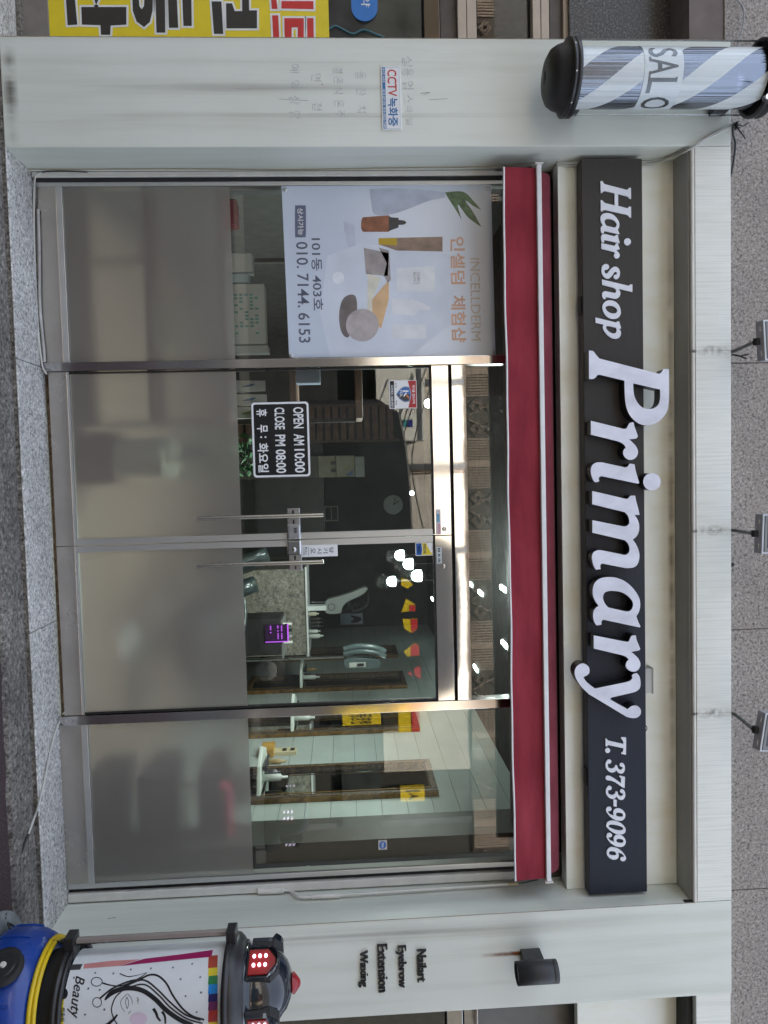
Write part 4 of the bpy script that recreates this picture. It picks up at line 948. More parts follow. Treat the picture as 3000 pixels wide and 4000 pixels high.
for d in ((0, 0), (18, 12), (30, -6)): cn.tube([at(2862+d[0]*.4, 486, -.03), at(2872+d[0], 500+d[1], -.04), at(2890+d[0]*1.2, 500+d[1]*3.5, -.045)], .0035, 6)
cn.box(at(2868, 484, -.02), at(2885, 500, -.05))
tag(cn.build('cable_joint', dark_cable), 'taped black cable joint with loose ends under the barber pole top', 'cable')
pts = [at(2862, 498, -.02), at(2864, 530, .03), at(2872, 560, .035), at(2868, 610, .035), at(2860, 660, .03), at(2850, 700, .02)]
tag(MB().tube(spline(pts), .0055, 8).build('black_cable', dark_cable), 'black cable curving along the top of the white fascia', 'cable')
zc = lambda x, y: (900+x*.7233, 2700+y*.7233)
cd = thing('wall_conduit', 'cream plastic conduit with joint sleeves on the side reveal by the window', 'conduit', at_x(1300, 3490, XR-.01))
pr = lambda x, y: at_x(*zc(x, y), XR-.014)
MB().tube([pr(150, 1083), pr(288, 1077)], .017, 12).build('sleeve', offwhite, cd)
MB().tube(spline([pr(288, 1077), pr(318, 1077), pr(340, 1088), pr(362, 1108), pr(395, 1113), pr(445, 1110)]), .0085, 10).build('bend', offwhite, cd)
MB().tube([pr(442, 1110), pr(590, 1103)], .014, 12).build('sleeve', offwhite, cd)
MB().tube([pr(590, 1103), pr(1000, 1075), pr(1500, 1043)], .0075, 10).build('pipe', offwhite, cd)
MB().tube([pr(1500, 1043), pr(1555, 1040)], .010, 10).build('sleeve', M('yellowed_tip', (.5, .42, .24), .5), cd)
MB().tube(spline([pr(1555, 1040), pr(1590, 1034), pr(1625, 1026), pr(1660, 1020)]), .0035, 6).build('wire', dark_cable, cd)

# ------------------------------------------------------------------ poster behind the glass
YP = .3262
zp = lambda x, y: (1050+x*.998, 700+y*.998)
def pp(pts, Y=YP): return flat([zp(*q) for q in pts], Y)
PS = thing('product_poster', 'pale blue cosmetics poster with phone number hung flat against the shop glass', 'poster', at(1100, 1060, YP))
MB().prism(pp([(50,28),(870,22),(888,690),(80,700)]), YP, YP+.0012).build('sheet', M('poster_sheet', (.60, .67, .78), .16, var=.05, scale=1.3), PS)
def pm(lst, name, mt, lift=.0005):
    q = MB()
    for l in lst: add_shape(q, [pp(l)], YP-lift, YP-lift+.0003)
    return q.build(name, mt, PS)
def ptext(q, body, x0, x1, y0, y1, bold=0, lift=.0006, m=0):
    a, b = at(*zp((x0+x1)/2, y0), YP), at(*zp((x0+x1)/2, y1), YP); za, zb_ = at(*zp(x0, (y0+y1)/2), YP).z, at(*zp(x1, (y0+y1)/2), YP).z
    return q.text(body, (a.x, za), (b.x, zb_), YP-lift, .0003, m, bold)
pm([[(230,300),(360,250),(430,260),(720,300),(720,560),(560,690),(240,695),(200,520)]], 'print_shadow', M('print_pale_grey', (.63, .69, .785), .4, var=.06, scale=4), .0002)
pm([smooth([(395,40,1),(400,90),(415,138),(480,138),(560,112),(620,88),(690,72,1),(690,52,1),(600,42),(500,36)])], 'print_vase', M('print_vase', (.46, .51, .62), .4, var=.12, scale=8))
pm([smooth([(690,52,1),(760,50),(800,85),(832,122,1),(800,105),(770,85),(800,130),(832,188,1),(780,150),(740,100),(755,160,1),(728,115),(700,72,1)])], 'print_leaves', M('print_leaf', (.10, .17, .08), .4, var=.35, scale=30))
pm([smooth([(368,150,1),(362,165),(362,195),(370,207,1),(470,207,1),(470,142,1)], 3)], 'print_bottle', M('print_amber', (.25, .09, .045), .35, var=.25, scale=14))
pm([smooth([(470,144,1),(480,150),(508,152,1),(508,160,1),(530,163),(538,170),(530,178),(508,180,1),(508,190,1),(480,200),(470,205,1)], 3)], 'print_dropper', M('print_dark', (.03, .035, .045), .35))
pm([[(430,232),(680,226),(680,284),(500,280),(430,256)]], 'print_tube', M('print_brown', (.28, .20, .15), .4, var=.25, scale=12))
pm([[(430,232),(500,230),(502,260),(430,256)]], 'print_tube_cap', M('print_gold', (.50, .34, .02), .4), .0008)
pm([[(372,270),(470,290),(466,380),(380,372)], [(430,268),(470,280),(478,395),(466,405),(450,380),(462,330)]], 'print_reflection', M('print_umber', (.34, .31, .31), .4, var=.15, scale=16), .0007)
pm([[(405,470),(470,395),(470,470),(440,585),(405,560)]], 'print_peach', M('print_peach', (.66, .44, .24), .4, var=.12), .0007)
pm([[(388,372),(440,385),(405,470),(405,560),(385,520)]], 'print_jar', M('print_cream', (.72, .70, .60), .4, var=.1), .0006)
pm([smooth([(310,455),(340,460),(345,520),(330,580),(310,620),(285,600),(275,540),(285,480)])], 'print_dish', M('print_shadow_brown', (.16, .14, .14), .4, var=.2), .0007)
pm([arc(366, 572, 64, 32, 64)], 'print_disc', M('print_mauve', (.45, .41, .42), .4, var=.2, scale=8), .0010)
pm([arc(272, 387, 23, 24, 24)], 'print_label', M('print_white', (.76, .80, .86), .4), .0008)
pm([[(292,165),(335,180),(340,260),(312,270),(295,200)]], 'print_box', M('print_bluegrey', (.50, .55, .66), .4), .0006)
pm([[(480,470),(560,470),(590,482),(632,500),(632,512),(590,512),(570,535),(485,530)], [(480,570),(615,570),(615,625),(480,625)], [(500,350),(650,340),(650,440),(500,440)]], 'print_bottles', M('print_offwhite', (.72, .75, .79), .4, var=.06, scale=10), .0006)
q = MB(); ptext(q, '010. 7144. 6153', 112, 158, 246, 641, .012); ptext(q, '101동 403호', 168, 210, 232, 515, .012)
q.build('phone_text', M('print_navy', (.10, .115, .17), .4), PS)
pm([smooth([(108,104),(140,104),(145,112),(145,218),(138,228),(110,228),(103,220),(103,112)], 3)], 'badge', M('print_slate', (.12, .14, .22), .4), .0006)
q = MB(); ptext(q, '상시가능', 113, 136, 113, 220, .012, .0009); q.build('badge_text', white_paint, PS)
q = MB(); hm = M('print_terracotta', (.62, .38, .26), .4); ptext(q, '인셀덤', 712, 768, 226, 412, .02); q.build('headline_word', hm, PS); q = MB(); ptext(q, '체험샵', 714, 772, 455, 640, .02); q.build('headline_word', hm, PS)
q = MB(); ptext(q, 'INCELLDERM', 790, 828, 310, 632, -.004); q.build('thin_lettering', M('print_fawn', (.50, .42, .36), .4), PS)
q = MB(); ptext(q, 'CALMING', 580, 592, 365, 412, .004); ptext(q, 'BALANCE', 566, 578, 365, 412, .004); q.build('small_text', M('print_text_grey', (.35, .35, .38), .5), PS)
for x, y in ((64,42),(856,38),(876,678),(88,692)):
    c = at(*zp(x, y), YP-.001); o = MB().lathe([(.006, 0), (.0125, .001), (.0125, .0025), (.006, .003)], (c.x, YP-.0005, c.z), 20, 0, 'y').build('grommet', alu, PS)

# ------------------------------------------------------------------ things stuck on the doors
YS = .3275
def sheet(name, label, cat, rect, mt, t=.0012, Y=YS, bev=0, rnd=0):
    a, b = at((rect[0]+rect[1])/2, rect[2], Y), at((rect[0]+rect[1])/2, rect[3], Y)
    z0, z1 = at(rect[0], (rect[2]+rect[3])/2, Y).z, at(rect[1], (rect[2]+rect[3])/2, Y).z
    th = thing(name, label, cat, (a.x, Y, z0)); W, H = b.x-a.x, z1-z0
    def uv(u, v): return (a.x+u*W, z0+v*H)
    def poly(pts, mt, nm, lift=.0004, hole=None):
        q = MB(); add_shape(q, [[uv(*p) for p in pts]] + ([[uv(*p) for p in hole]] if hole else []), Y-lift, Y-lift+.0003); return q.build(nm, mt, th)
    def tx(body, u0, u1, v0, v1, mt, nm='text', bold=.008, lift=.0008):
        return MB().text(body, uv(u0, v0), uv(u1, v1), Y-lift+.0003, .0003, 0, bold).build(nm, mt, th)
    def rr(u0, v0, u1, v1, r):
        ry = r*W/H; out = []
        for cx_, cy_, s in ((u1-r, v1-ry, 0), (u0+r, v1-ry, 1), (u0+r, v0+ry, 2), (u1-r, v0+ry, 3)):
            for i in range(6): t = (s+i/5)*math.pi/2; out.append((cx_+r*math.cos(t), cy_+ry*math.sin(t)))
        return out
    q = MB(); add_shape(q, [[uv(*p) for p in (rr(0, 0, 1, 1, rnd) if rnd else [(0,0),(1,0),(1,1),(0,1)])]], Y, Y+t); q.build('sheet', mt, th)
    return th, poly, tx, rr
whp = M('print_bright_white', (.80, .82, .84), .4, var=.02); inkn = M('sticker_ink', (.02, .022, .03), .4)
hrs_black = M('hours_black', (.010, .011, .013), .3)
th, poly, tx, rr = sheet('opening_hours_plate', 'black opening hours plate with white lettering and rounded white border', 'sign', (985, 1210, 1570, 1865), hrs_black, .0015, YS, 0, .045)
poly(rr(.004, .004, .996, .996, .045), whp, 'border', .0005, rr(.030, .038, .970, .962, .030))
for s_, u0, u1, v0, v1 in (('OPEN', .075, .355, .725, .905), ('AM', .43, .58, .725, .905), ('10:00', .63, .945, .725, .905), ('CLOSE', .075, .365, .40, .575), ('PM', .435, .585, .40, .575), ('08:00', .63, .945, .40, .575), ('휴', .09, .19, .09, .275), ('무', .30, .40, .09, .275), (':', .45, .475, .14, .25), ('화요일', .54, .93, .09, .275)): tx(s_, u0, u1, v0, v1, whp, 'hours_word', .022)
th, poly, tx, rr = sheet('pull_sign', 'narrow white pull sign with stacked Korean letters beside the door lock', 'sign', (1177, 1319, 2129, 2175), whp, .0012, .3195)
for ch, v in (('당', .765), ('기', .60), ('시', .435), ('오', .265)): tx(ch, .25, .72, v, v+.125, inkn, 'text', .006)
tx('PULL', .16, .84, .085, .16, inkn, 'text', .002)
for v in (.05, .20): poly([(.12, v), (.88, v), (.88, v+.008), (.12, v+.008)], inkn, 'rule')
th, poly, tx, rr = sheet('security_sticker', 'square white security sticker with a blue shield and red top', 'sticker', (1521, 1628, 1486, 1596), whp)
sr = M('sticker_red', (.42, .025, .03), .4); sb_ = M('sticker_royal', (.035, .14, .45), .4)
poly([(.02, .98), (.98, .98), (.98, .68), (.70, .75), (.30, .75), (.02, .68)], sr, 'red_top')
poly([(.02, .03), (.98, .03), (.98, .18), (.02, .18)], inkn, 'black_strip')
shd = smooth([(.24,.74,1),(.5,.80),(.76,.74,1),(.78,.55),(.68,.38),(.5,.24,1),(.32,.38),(.22,.55)])
poly(shd, M('shield_rim', (.35, .37, .40), .4), 'shield_rim', .0007)
poly([(.5+(x-.5)*.9, .53+(y-.53)*.9) for x, y in shd], sb_, 'shield', .0010)
poly([(.5, .74), (.72, .71), (.735, .55), (.65, .40), (.5, .28)], M('shield_dark', (.04, .04, .05), .4), 'shield_half', .0013)
poly([(.36, .70), (.42, .70), (.42, .50), (.36, .50)], whp, 'letter_bar', .0016); poly([(.43, .61), (.53, .52), (.60, .52), (.48, .64)], whp, 'letter_arm', .0016)
poly([(.50, .63), (.56, .62), (.66, .70), (.60, .72)], M('flame_orange', (.70, .20, .02), .4), 'flame', .0016)
tx('POL', .35, .60, .38, .48, whp, 'text', .01, .0019); tx('케이폴 경비구역', .17, .83, .83, .94, whp, 'text', .012); tx('씨피에스 1600-8501', .16, .95, .055, .155, whp, 'text', .012)
tx('CCTV', .08, .28, .215, .27, inkn); tx('직영통', .70, .88, .215, .27, inkn)
poly([(.08+.045*math.cos(i*.4), .105+.045*math.sin(i*.4)) for i in range(16)], whp, 'logo_disc')
th, poly, tx, rr = sheet('alarm_sticker', 'small yellow and blue alarm company sticker at the top of the door glass', 'sticker', (1623, 1692, 2120, 2171), whp, .0012, YS, 0, .06)
poly([(.05,.36),(.3,.40),(.6,.40),(.95,.36),(.95,.98),(.70,.84),(.35,.70),(.05,.62)], M('sticker_yellow', (.72, .58, .03), .4), 'yellow_field')
poly([(.05,.04),(.95,.04),(.95,.34),(.5,.38),(.05,.34)], M('sticker_cobalt', (.01, .10, .38), .4), 'blue_foot')
tx('NSOK', .12, .88, .45, .60, M('sticker_navy', (.012, .02, .10), .4), 'text', .02)
for v, u in ((.22, .18), (.12, .30)): poly([(u, v), (1-u, v), (1-u, v+.045), (u, v+.045)], whp, 'print_line')
th, poly, tx, rr = sheet('maker_label', 'small pale maker label on the mirror polished top rail', 'label', (1706, 1725, 2138, 2202), M('label_pale', (.62, .70, .74), .4), .0008, .3165)
for i in range(10): poly([(.06+.09*i, .25), (.12+.09*i, .22), (.11+.09*i, .75), (.05+.09*i, .7)], inkn, 'dash') if i not in (3, 6) else None
th, poly, tx, rr = sheet('phone_label', 'torn pink and white phone label at the foot of the mirror rail', 'label', (1702, 1722, 1990, 2088), M('label_white', (.70, .66, .68), .4), .0008, .3165)
poly([(.55,.35),(.98,.30),(.98,.95),(.70,.99),(.58,.8)], M('label_pink', (.60, .36, .42), .4), 'pink_patch'); poly([(.18,.2),(.52,.2),(.50,.8),(.20,.75)], M('label_sky', (.15, .38, .55), .4), 'blue_mark')
# lock across the two doors
LK = thing('door_lock', 'chrome sliding lock with keyhole bridging the two glass doors', 'lock', at(1148, 2108, .30))
def lk(x0, x1, y0, y1, Y, d, mt, nm, bev=.004):
    a, b = at((x0+x1)/2, y0, Y), at((x0+x1)/2, y1, Y); za, zb_ = at(x0, (y0+y1)/2, Y).z, at(x1, (y0+y1)/2, Y).z
    return MB().box((a.x, Y, za), (b.x, Y+d, zb_)).build(nm, mt, LK, bev)
lockm = steel('lock_chrome', (.60, .61, .63), .22, .05)
lk(1122, 1172, 1986, 2058, .318, .010, lockm, 'slotted_plate', .003); lk(1121, 1174, 2050, 2108, .296, .022, lockm, 'bolt_case', .007)
lk(1129, 1166, 2056, 2104, .2945, .003, M('lock_badge', (.42, .43, .45), .3, .6), 'badge', .004)
lk(1123, 1176, 2113, 2170, .294, .024, chrome, 'key_case', .007); lk(1130, 1180, 2168, 2230, .318, .010, lockm, 'slotted_plate', .003)
for x0, x1, y0, y1 in ((1141, 1148, 1993, 2010), (1143, 1150, 2032, 2046), (1149, 1156, 2172, 2188), (1152, 1158, 2212, 2224)): lk(x0, x1, y0, y1, .3165, .003, black_matte, 'slot', .001)
p = at(1149, 2148, .294)
MB().lathe([(.0005, .005), (.012, .005), (.014, 0)][::-1], (p.x, .294, p.z), 24, 0, 'y').build('cylinder', lockm, LK); MB().box((p.x-.0015, .2865, p.z-.006), (p.x+.0015, .2895, p.z+.006)).build('keyhole', black_matte, LK)
a, b = at(1152, 2060, .294), at(1152, 2100, .294)
q = MB()
for i in range(4): q.box((a.x+.005+.008*i, .2938, a.z-.006), (a.x+.010+.008*i, .2943, a.z+.012-.004*(i % 2)))
q.build('badge_print', black_matte, LK)

# ------------------------------------------------------------------ inside the salon
wood = M('shelf_brown', (.17, .10, .065), .5, var=.2, scale=4, stretch=(1, 6, 6))
def bx(a, b, name, mt, parent, bev=0): return MB().box(a, b).build(name, mt, parent, bev)
shx0, shx1 = -1.88, at(1130, 1640, .52).x
SH = thing('display_shelf', 'brown open display shelf standing behind the frosted poster window', 'shelf', ((shx0+shx1)/2, .65, -.16))
SZ = [at(xi, 1100, .52).z for xi in (290, 578, 866, 1132, 1392)]
for z in SZ: bx((shx0, .50, z-.02), (shx1, .82, z+.018), 'board', wood, SH, .002)
for x in (shx0, at(900, 968, .6).x, shx1-.028):
    bx((x, .822, -.16), (x+.028, .85, SZ[-1]-.021), 'upright', M('upright_dark', (.05, .045, .04), .5), SH)
def goods(x0, x1, y0, y1, Y, d, name, mt, label, cat, group=None, z=None, bev=.002):
    a, b = at((x0+x1)/2, y0, Y), at((x0+x1)/2, y1, Y)
    za = z if z is not None else at(x0, (y0+y1)/2, Y).z; zb_ = at(x1, (y0+y1)/2, Y).z
    o = MB().box((a.x, Y, za), (b.x, Y+d, zb_)).build(name, mt, None, bev); ORG[o.name] = o.location.copy()
    return tag(o, label, cat, group), (a.x, za, b.x, zb_)
Z2 = SZ[2]+.0185; Z3 = SZ[3]+.0185
boxw = M('box_white', (.72, .76, .74), .4, var=.03); boxb = M('box_ice', (.50, .66, .74), .4, var=.05)
o, r = goods(905, 1036, 1110, 1345, .515, .10, 'cosmetics_box', boxw, 'large white carton with teal dot pattern on the shelf by the poster', 'box', 'cartons on the display shelf', Z2)
q = MB(); random.seed(3)
for i in range(12):
    for j in range(5):
        if random.random() < .62:
            u = .16+.058*i; v = .22+.13*j; W = r[2]-r[0]; H = r[3]-r[1]
            q.box((r[0]+u*W, .5142, r[1]+v*H), (r[0]+(u+.036)*W, .5148, r[1]+(v+.09)*H))
o.name = 'cosmetics_box'; ORG[o.name] = Vector(o.location); q.build('dot_print', M('teal_print', (.25, .52, .50), .4, var=.2), o)
goods(905, 985, 990, 1064, .52, .09, 'cosmetics_box', boxw, 'ribbed white carton with fine print, second from the switch', 'box', 'cartons on the display shelf', Z2)
goods(908, 972, 1069, 1104, .53, .08, 'cosmetics_box', boxb, 'small pale blue carton squeezed between white cartons', 'box', 'cartons on the display shelf', Z2)
goods(915, 1048, 1350, 1378, .54, .10, 'cosmetics_box', boxw, 'slim white carton with a grey seal touching the door post', 'box', 'cartons on the display shelf', Z2)
goods(1148, 1250, 1442, 1497, .53, .10, 'cosmetics_box', M('box_blue', (.42, .52, .66), .4, var=.05), 'light blue carton on the upper shelf behind the door glass', 'box', 'cartons on the display shelf', Z3)
for i, (y0, y1, xt) in enumerate(((1486, 1530, 1035), (1540, 1584, 1040), (1590, 1636, 1020))):
    a, b = at(930, y0, .54), at(930, y1, .54); zt = at(xt, y0, .54).z; xm = (a.x+b.x)/2; hw = (b.x-a.x)/2
    pb = thing('refill_pouch', ('white refill pouch next to the door post with a blue leaf print', 'middle white refill pouch with a blue leaf print', 'white refill pouch with green and orange print by the plate')[i], 'pouch', (xm, .56, Z2), 'refill pouches on the shelf')
    q = MB(); q.add([(xm-hw, .535, Z2), (xm+hw, .535, Z2), (xm+hw, .60, Z2), (xm-hw, .60, Z2), (xm-hw*.95, .565, zt), (xm+hw*.95, .565, zt), (xm+hw*.95, .57, zt), (xm-hw*.95, .57, zt)], [(3,2,1,0),(4,5,6,7),(0,1,5,4),(1,2,6,5),(2,3,7,6),(3,0,4,7)])
    q.build('bag', M('pouch_white', (.70, .73, .70), .35, var=.05), pb, .004)
    c = [(.03, .35), (.05, .0), (.035, -.3), (.02, 0)]
    k = (zt-Z2); q = MB(); q.prism(smooth([(xm-hw*.3, Z2+k*.72), (xm+hw*.15, Z2+k*.60), (xm+hw*.25, Z2+k*.35), (xm-hw*.05, Z2+k*.48)]), .5335, .5345)
    q.build('leaf_print', M('leaf_print', ((.06, .18, .42), (.06, .18, .42), (.20, .32, .06))[i], .4), pb)
cream = M('box_cream', (.86, .80, .55), .5, var=.06)
goods(622, 690, 1170, 1345, .50, .22, 'storage_box', cream, 'upper of two blurred cream boxes behind the frosted window', 'box', 'cream boxes behind the film', None)
bzz = SZ[1]+.0185
goods(590, 621, 1170, 1345, .51, .22, 'storage_box', cream, 'lower of two blurred cream boxes behind the frosted window', 'box', 'cream boxes behind the film', bzz)
goods(905, 926, 775, 880, .53, .1, 'folded_towel', M('towel_red', (.40, .02, .03), .8, bump=.2), 'red folded towel on the shelf at the reveal end of the window', 'towel', None, Z2, .012)
o, r = goods(932, 1008, 760, 806, 1.6, .03, 'wall_switch', whp, 'white wall switch plate in the dark corner under the poster', 'switch')
bx((r[0]+.03, 1.594, r[1]+.04), (r[2]-.03, 1.5995, r[3]-.04), 'rocker', offwhite, o, .002)
# planter behind the first door
a, b = at(500, 1712, .75), at(500, 1868, .75)
PT = thing('potted_plant', 'leafy plant in a cream pot blurred behind the frosted door glass', 'plant', ((a.x+b.x)/2, .85, -.16))
xm = (a.x+b.x)/2; zt = at(660, 1790, .75).z; hw = (b.x-a.x)/2
q = MB(); q.add([(xm-hw*.8, .62, .08), (xm+hw*.8, .62, .08), (xm+hw*.8, .95, .08), (xm-hw*.8, .95, .08), (xm-hw, .60, zt), (xm+hw, .60, zt), (xm+hw, .97, zt), (xm-hw, .97, zt)], [(3,2,1,0),(4,5,6,7),(0,1,5,4),(1,2,6,5),(2,3,7,6),(3,0,4,7)])
q.build('pot', M('pot_cream', (.90, .88, .70), .5, var=.04), PT, .01)
bx((xm-.16, .64, -.16), (xm+.16, .94, .078), 'stand', wood, PT)
q = MB(); random.seed(11)
for i in range(300):
    h = random.random(); t = random.uniform(0, 6.28); r = .03+.16*math.sqrt(random.random())*(1-.35*h)
    p = Vector((xm+r*math.cos(t), .80+r*.8*math.sin(t), zt+.02+.50*h)); d = Vector((random.uniform(-1, 1), random.uniform(-1, 1), random.uniform(-.4, 1))).normalized()
    s_ = d.cross(Vector((0, 0, 1))).normalized()*random.uniform(.012, .022); l = random.uniform(.05, .10)
    q.add([p, p+d*l*.5+s_, p+d*l, p+d*l*.5-s_], [(0, 1, 2, 3)])
for i in range(9):
    t = i*.7; q.tube([(xm, .8, zt-.02), (xm+.05*math.cos(t), .8+.05*math.sin(t), zt+.25), (xm+.09*math.cos(t), .8+.08*math.sin(t), zt+.52)], [.006, .004, .002], 5)
q.build('foliage', M('leaf_green', (.035, .12, .04), .5, var=.4, scale=20), PT)
# rolling trolley behind the last window
a, b = at(640, 2995, .72), at(640, 3345, .72)
TR = thing('trolley', 'dark three tier salon trolley blurred behind the frosted glass', 'trolley', ((a.x+b.x)/2, .85, -.16))
for x0, x1 in ((352, 470), (560, 672), (785, 875)):
    z0, z1 = at(x0, 3150, .66).z, at(x1, 3150, .66).z
    q = MB().box((a.x, .56, z0), (b.x, 1.0, z0+.012))
    q.box((a.x, .56, z0+.012), (a.x+.012, 1.0, z1)).box((b.x-.012, .56, z0+.012), (b.x, 1.0, z1)).box((a.x+.012, .56, z0+.012), (b.x-.012, .572, z1)).box((a.x+.012, .988, z0+.012), (b.x-.012, 1.0, z1))
    q.build('tray', black_matte, TR, .004)
for y in (.59, .97):
    for x in (a.x+.07, b.x-.07): MB().tube([(x, y, -.10), (x, y, at(790, 3150, .66).z)], .012, 8).ball((x, y, -.125), .032, 0, 12).build('leg', black_paint, TR)
zt = at(876, 3150, .66).z
o = MB().tube([(a.x+.09, .60, zt+.02), (b.x-.05, .64, zt+.02)], .038, 14).build('folded_towel', M('towel_pink', (.62, .04, .12), .7, bump=.2)); tag(o, 'hot pink rolled towel on top of the dark trolley', 'towel')
p = at(672, 3337, .60)
tag(MB().tube([(p.x-.02, .545, p.z-.05), (p.x-.02, .545, p.z+.04), (p.x-.02, .545, p.z+.055)], [.035, .035, .018], 16).build('teal_bottle', M('bottle_teal', (.02, .36, .30), .4)), 'teal bottle showing through the frosted glass beside the dark trolley', 'bottle')
# stone fronted counter
CY = 4.2
a, b = at(1100, 2225, CY), at(1100, 2562, CY); ct = at(1203, 2400, CY).z
CO = thing('counter', 'grey stone fronted counter with thin white top deep inside the salon', 'counter', ((a.x+b.x)/2, CY+.3, -.16))
bx((a.x, CY, -.16), (b.x, CY+.5, ct-.021), 'front', granite('counter_stone', (.13, .12, .10), (.24, .23, .19), (.34, .33, .28), 22, .6), CO)
bx((a.x-.02, CY-.02, ct-.02), (b.x+.02, CY+.5, ct), 'top', white_paint, CO, .003)
bot = M('bottle_white', (.55, .58, .54), .4, var=.05)
def bottle(y0, y1, xt, Y, mt, label, zb_=None, grp='bottles on the salon counter', name='bottle'):
    a, b = at(1240, y0, Y), at(1240, y1, Y); z0 = ct+.0005 if zb_ is None else zb_; z1 = at(xt, y0, Y).z; r = (b.x-a.x)/2; h = z1-z0
    o = MB().lathe([(.0005, z0), (r, z0), (r, z0+h*.68), (r*.8, z0+h*.76), (r*.35, z0+h*.80), (r*.35, z1-.004), (.0005, z1)], ((a.x+b.x)/2, Y, 0), 16).build(name, mt)
    return tag(o, label, 'bottle', grp)
bottle(2390, 2406, 1246, CY+.08, M('bottle_cream', (.55, .53, .40), .4), 'cream pump bottle beside the white carton on the counter')
for i, y in enumerate((2412, 2426, 2440)): bottle(y, y+12, 1262, CY+.1, M('bottle_dark', (.05, .055, .05), .3, var=.5), 'dark jar in the row of dark jars on the counter', None, 'dark jars on the counter', 'jar')
bottle(2459, 2473, 1252, CY+.09, bot, 'short white tube bottle on the counter by the dark jars'); bottle(2476, 2494, 1264, CY+.07, bot, 'tall white bottle at the far corner of the counter')
goods(1206, 1274, 2368, 2386, CY+.05, .12, 'carton', boxw, 'tall white carton standing on the stone counter', 'box', None, ct+.0005)
# framed print and cards
FP_ = thing('framed_print', 'small framed portrait print on the dark rear wall', 'picture', at(1370, 2418, 7.58))
a, b = at(1370, 2396, 7.58), at(1370, 2440, 7.58); z0, z1 = at(1329, 2418, 7.58).z, at(1418, 2418, 7.58).z
bx((a.x, 7.57, z0), (b.x, 7.60, z1), 'frame', M('frame_silver', (.35, .37, .38), .3), FP_); bx((a.x+.012, 7.565, z0+.012), (b.x-.012, 7.569, z1-.012), 'print', M('print_ice', (.42, .50, .58), .4, var=.1, scale=6), FP_)
w_ = b.x-a.x; h_ = z1-z0
q = MB(); q.prism(smooth([(a.x+w_*.2, z0+h_*.45), (a.x+w_*.35, z0+h_*.85), (a.x+w_*.6, z0+h_*.92), (a.x+w_*.85, z0+h_*.7), (a.x+w_*.75, z0+h_*.45), (a.x+w_*.5, z0+h_*.6)]), 7.561, 7.5645); q.build('hair_print', ink, FP_)
for i, (y0, y1) in enumerate(((2446, 2468), (2472, 2494))):
    o, r = goods(1330, 1378, y0, y1, 7.58, .01, 'wall_card', M('card_brown', (.10, .09, .075), .5), ('dark wall card with two white petals under the portrait print', 'dark wall card with one white petal, lowest on the rear wall')[i], 'card', 'dark cards on the rear wall')
    q = MB().ball(((r[0]+r[2])/2, 7.577, (r[1]+r[3])/2), .022, 0, 10, (.5, .1, 1)); q.build('petal', white_paint, o)
# clock
CK = thing('wall_clock', 'round pale grey wall clock high on the dark rear wall', 'clock', at(1536, 1972, 7.56)); c = at(1536, 1972, 7.56); r = .153
MB().lathe([(.0005, .02), (r-.01, .02), (r, .015), (r, -.03)], (c.x, 7.56, c.z), 40, 0, 'y').build('face', M('clock_grey', (.42, .46, .45), .5, var=.04), CK)
q = MB().tube([(c.x, 7.535, c.z), (c.x-.055, 7.535, c.z+.085)], .006, 6); q.build('hand', black_matte, CK)
MB().tube([(c.x, 7.533, c.z), (c.x-.10, 7.533, c.z+.035)], .005, 6).build('hand', black_matte, CK)
# water dispenser, slatted door, rack
a, b = at(1300, 1781, 6.6), at(1300, 1865, 6.6); z0, z1 = at(1244, 1822, 6.6).z, at(1386, 1822, 6.6).z
WD = thing('water_dispenser', 'beige water dispenser with two taps in the dark back of the salon', 'dispenser', ((a.x+b.x)/2, 6.8, -.16))
dbe = M('dispenser_beige', (.36, .34, .25), .5, var=.06); zm = z0+(z1-z0)*.48
bx((a.x, 6.6, zm), (b.x, 6.95, z1), 'upper_body', dbe, WD, .01); bx((a.x, 6.68, z0), (b.x, 6.95, zm-.001), 'tap_recess', dbe, WD); bx((a.x, 6.6, -.16), (b.x, 6.95, z0-.001), 'lower_body', M('dispenser_dark', (.10, .095, .08), .5), WD)
for k in (.35, .7): bx((a.x+(b.x-a.x)*k-.02, 6.63, zm-.07), (a.x+(b.x-a.x)*k+.02, 6.679, zm-.002), 'tap', M('tap_grey', (.06, .06, .06), .4), WD)
q = MB().prism([(b.x-.10, z1-.03), (b.x-.02, z1-.03), (b.x-.02, z1-.13)], 6.596, 6.5995); q.build('blue_decal', M('decal_blue', (.06, .16, .34), .4), WD)
goods(1388, 1424, 1784, 1864, 6.62, .2, 'note_box', M('note_grey', (.34, .36, .34), .5), 'pale box with scribbles on top of the water dispenser', 'box')
a, b = at(1400, 1588, 6.2), at(1400, 1716, 6.2); z1 = at(1545, 1650, 6.2).z
SD = thing('slatted_screen', 'brown slatted wooden screen in the dark middle of the salon', 'screen', ((a.x+b.x)/2, 6.2, -.16))
q = MB(); n = 22
for i in range(n):
    z = -.16 + (z1+.16)*i/n; q.box((a.x, 6.2, z), (b.x, 6.22, z+(z1+.16)/n*.72))
q.build('slats', M('slat_brown', (.10, .05, .032), .5, var=.3, scale=5), SD)
for x in (a.x-.04, b.x+.001): bx((x, 6.19, -.16), (x+.039, 6.23, z1+.05), 'post', M('post_brown', (.06, .03, .02), .5), SD)
a, b = at(1300, 1980, 6.9), at(1300, 2034, 6.9); z0, z1 = at(1268, 2000, 6.9).z, at(1320, 2000, 6.9).z
RK = thing('wire_rack', 'small pale wire rack of combs on the dark rear counter', 'rack', ((a.x+b.x)/2, 6.95, z0))
q = MB()
for x in (a.x, b.x):
    for y in (6.9, 7.05): q.tube([(x, y, z0), (x, y, z1)], .007, 6)
q.build('posts', M('rack_wire', (.30, .30, .26), .4), RK)
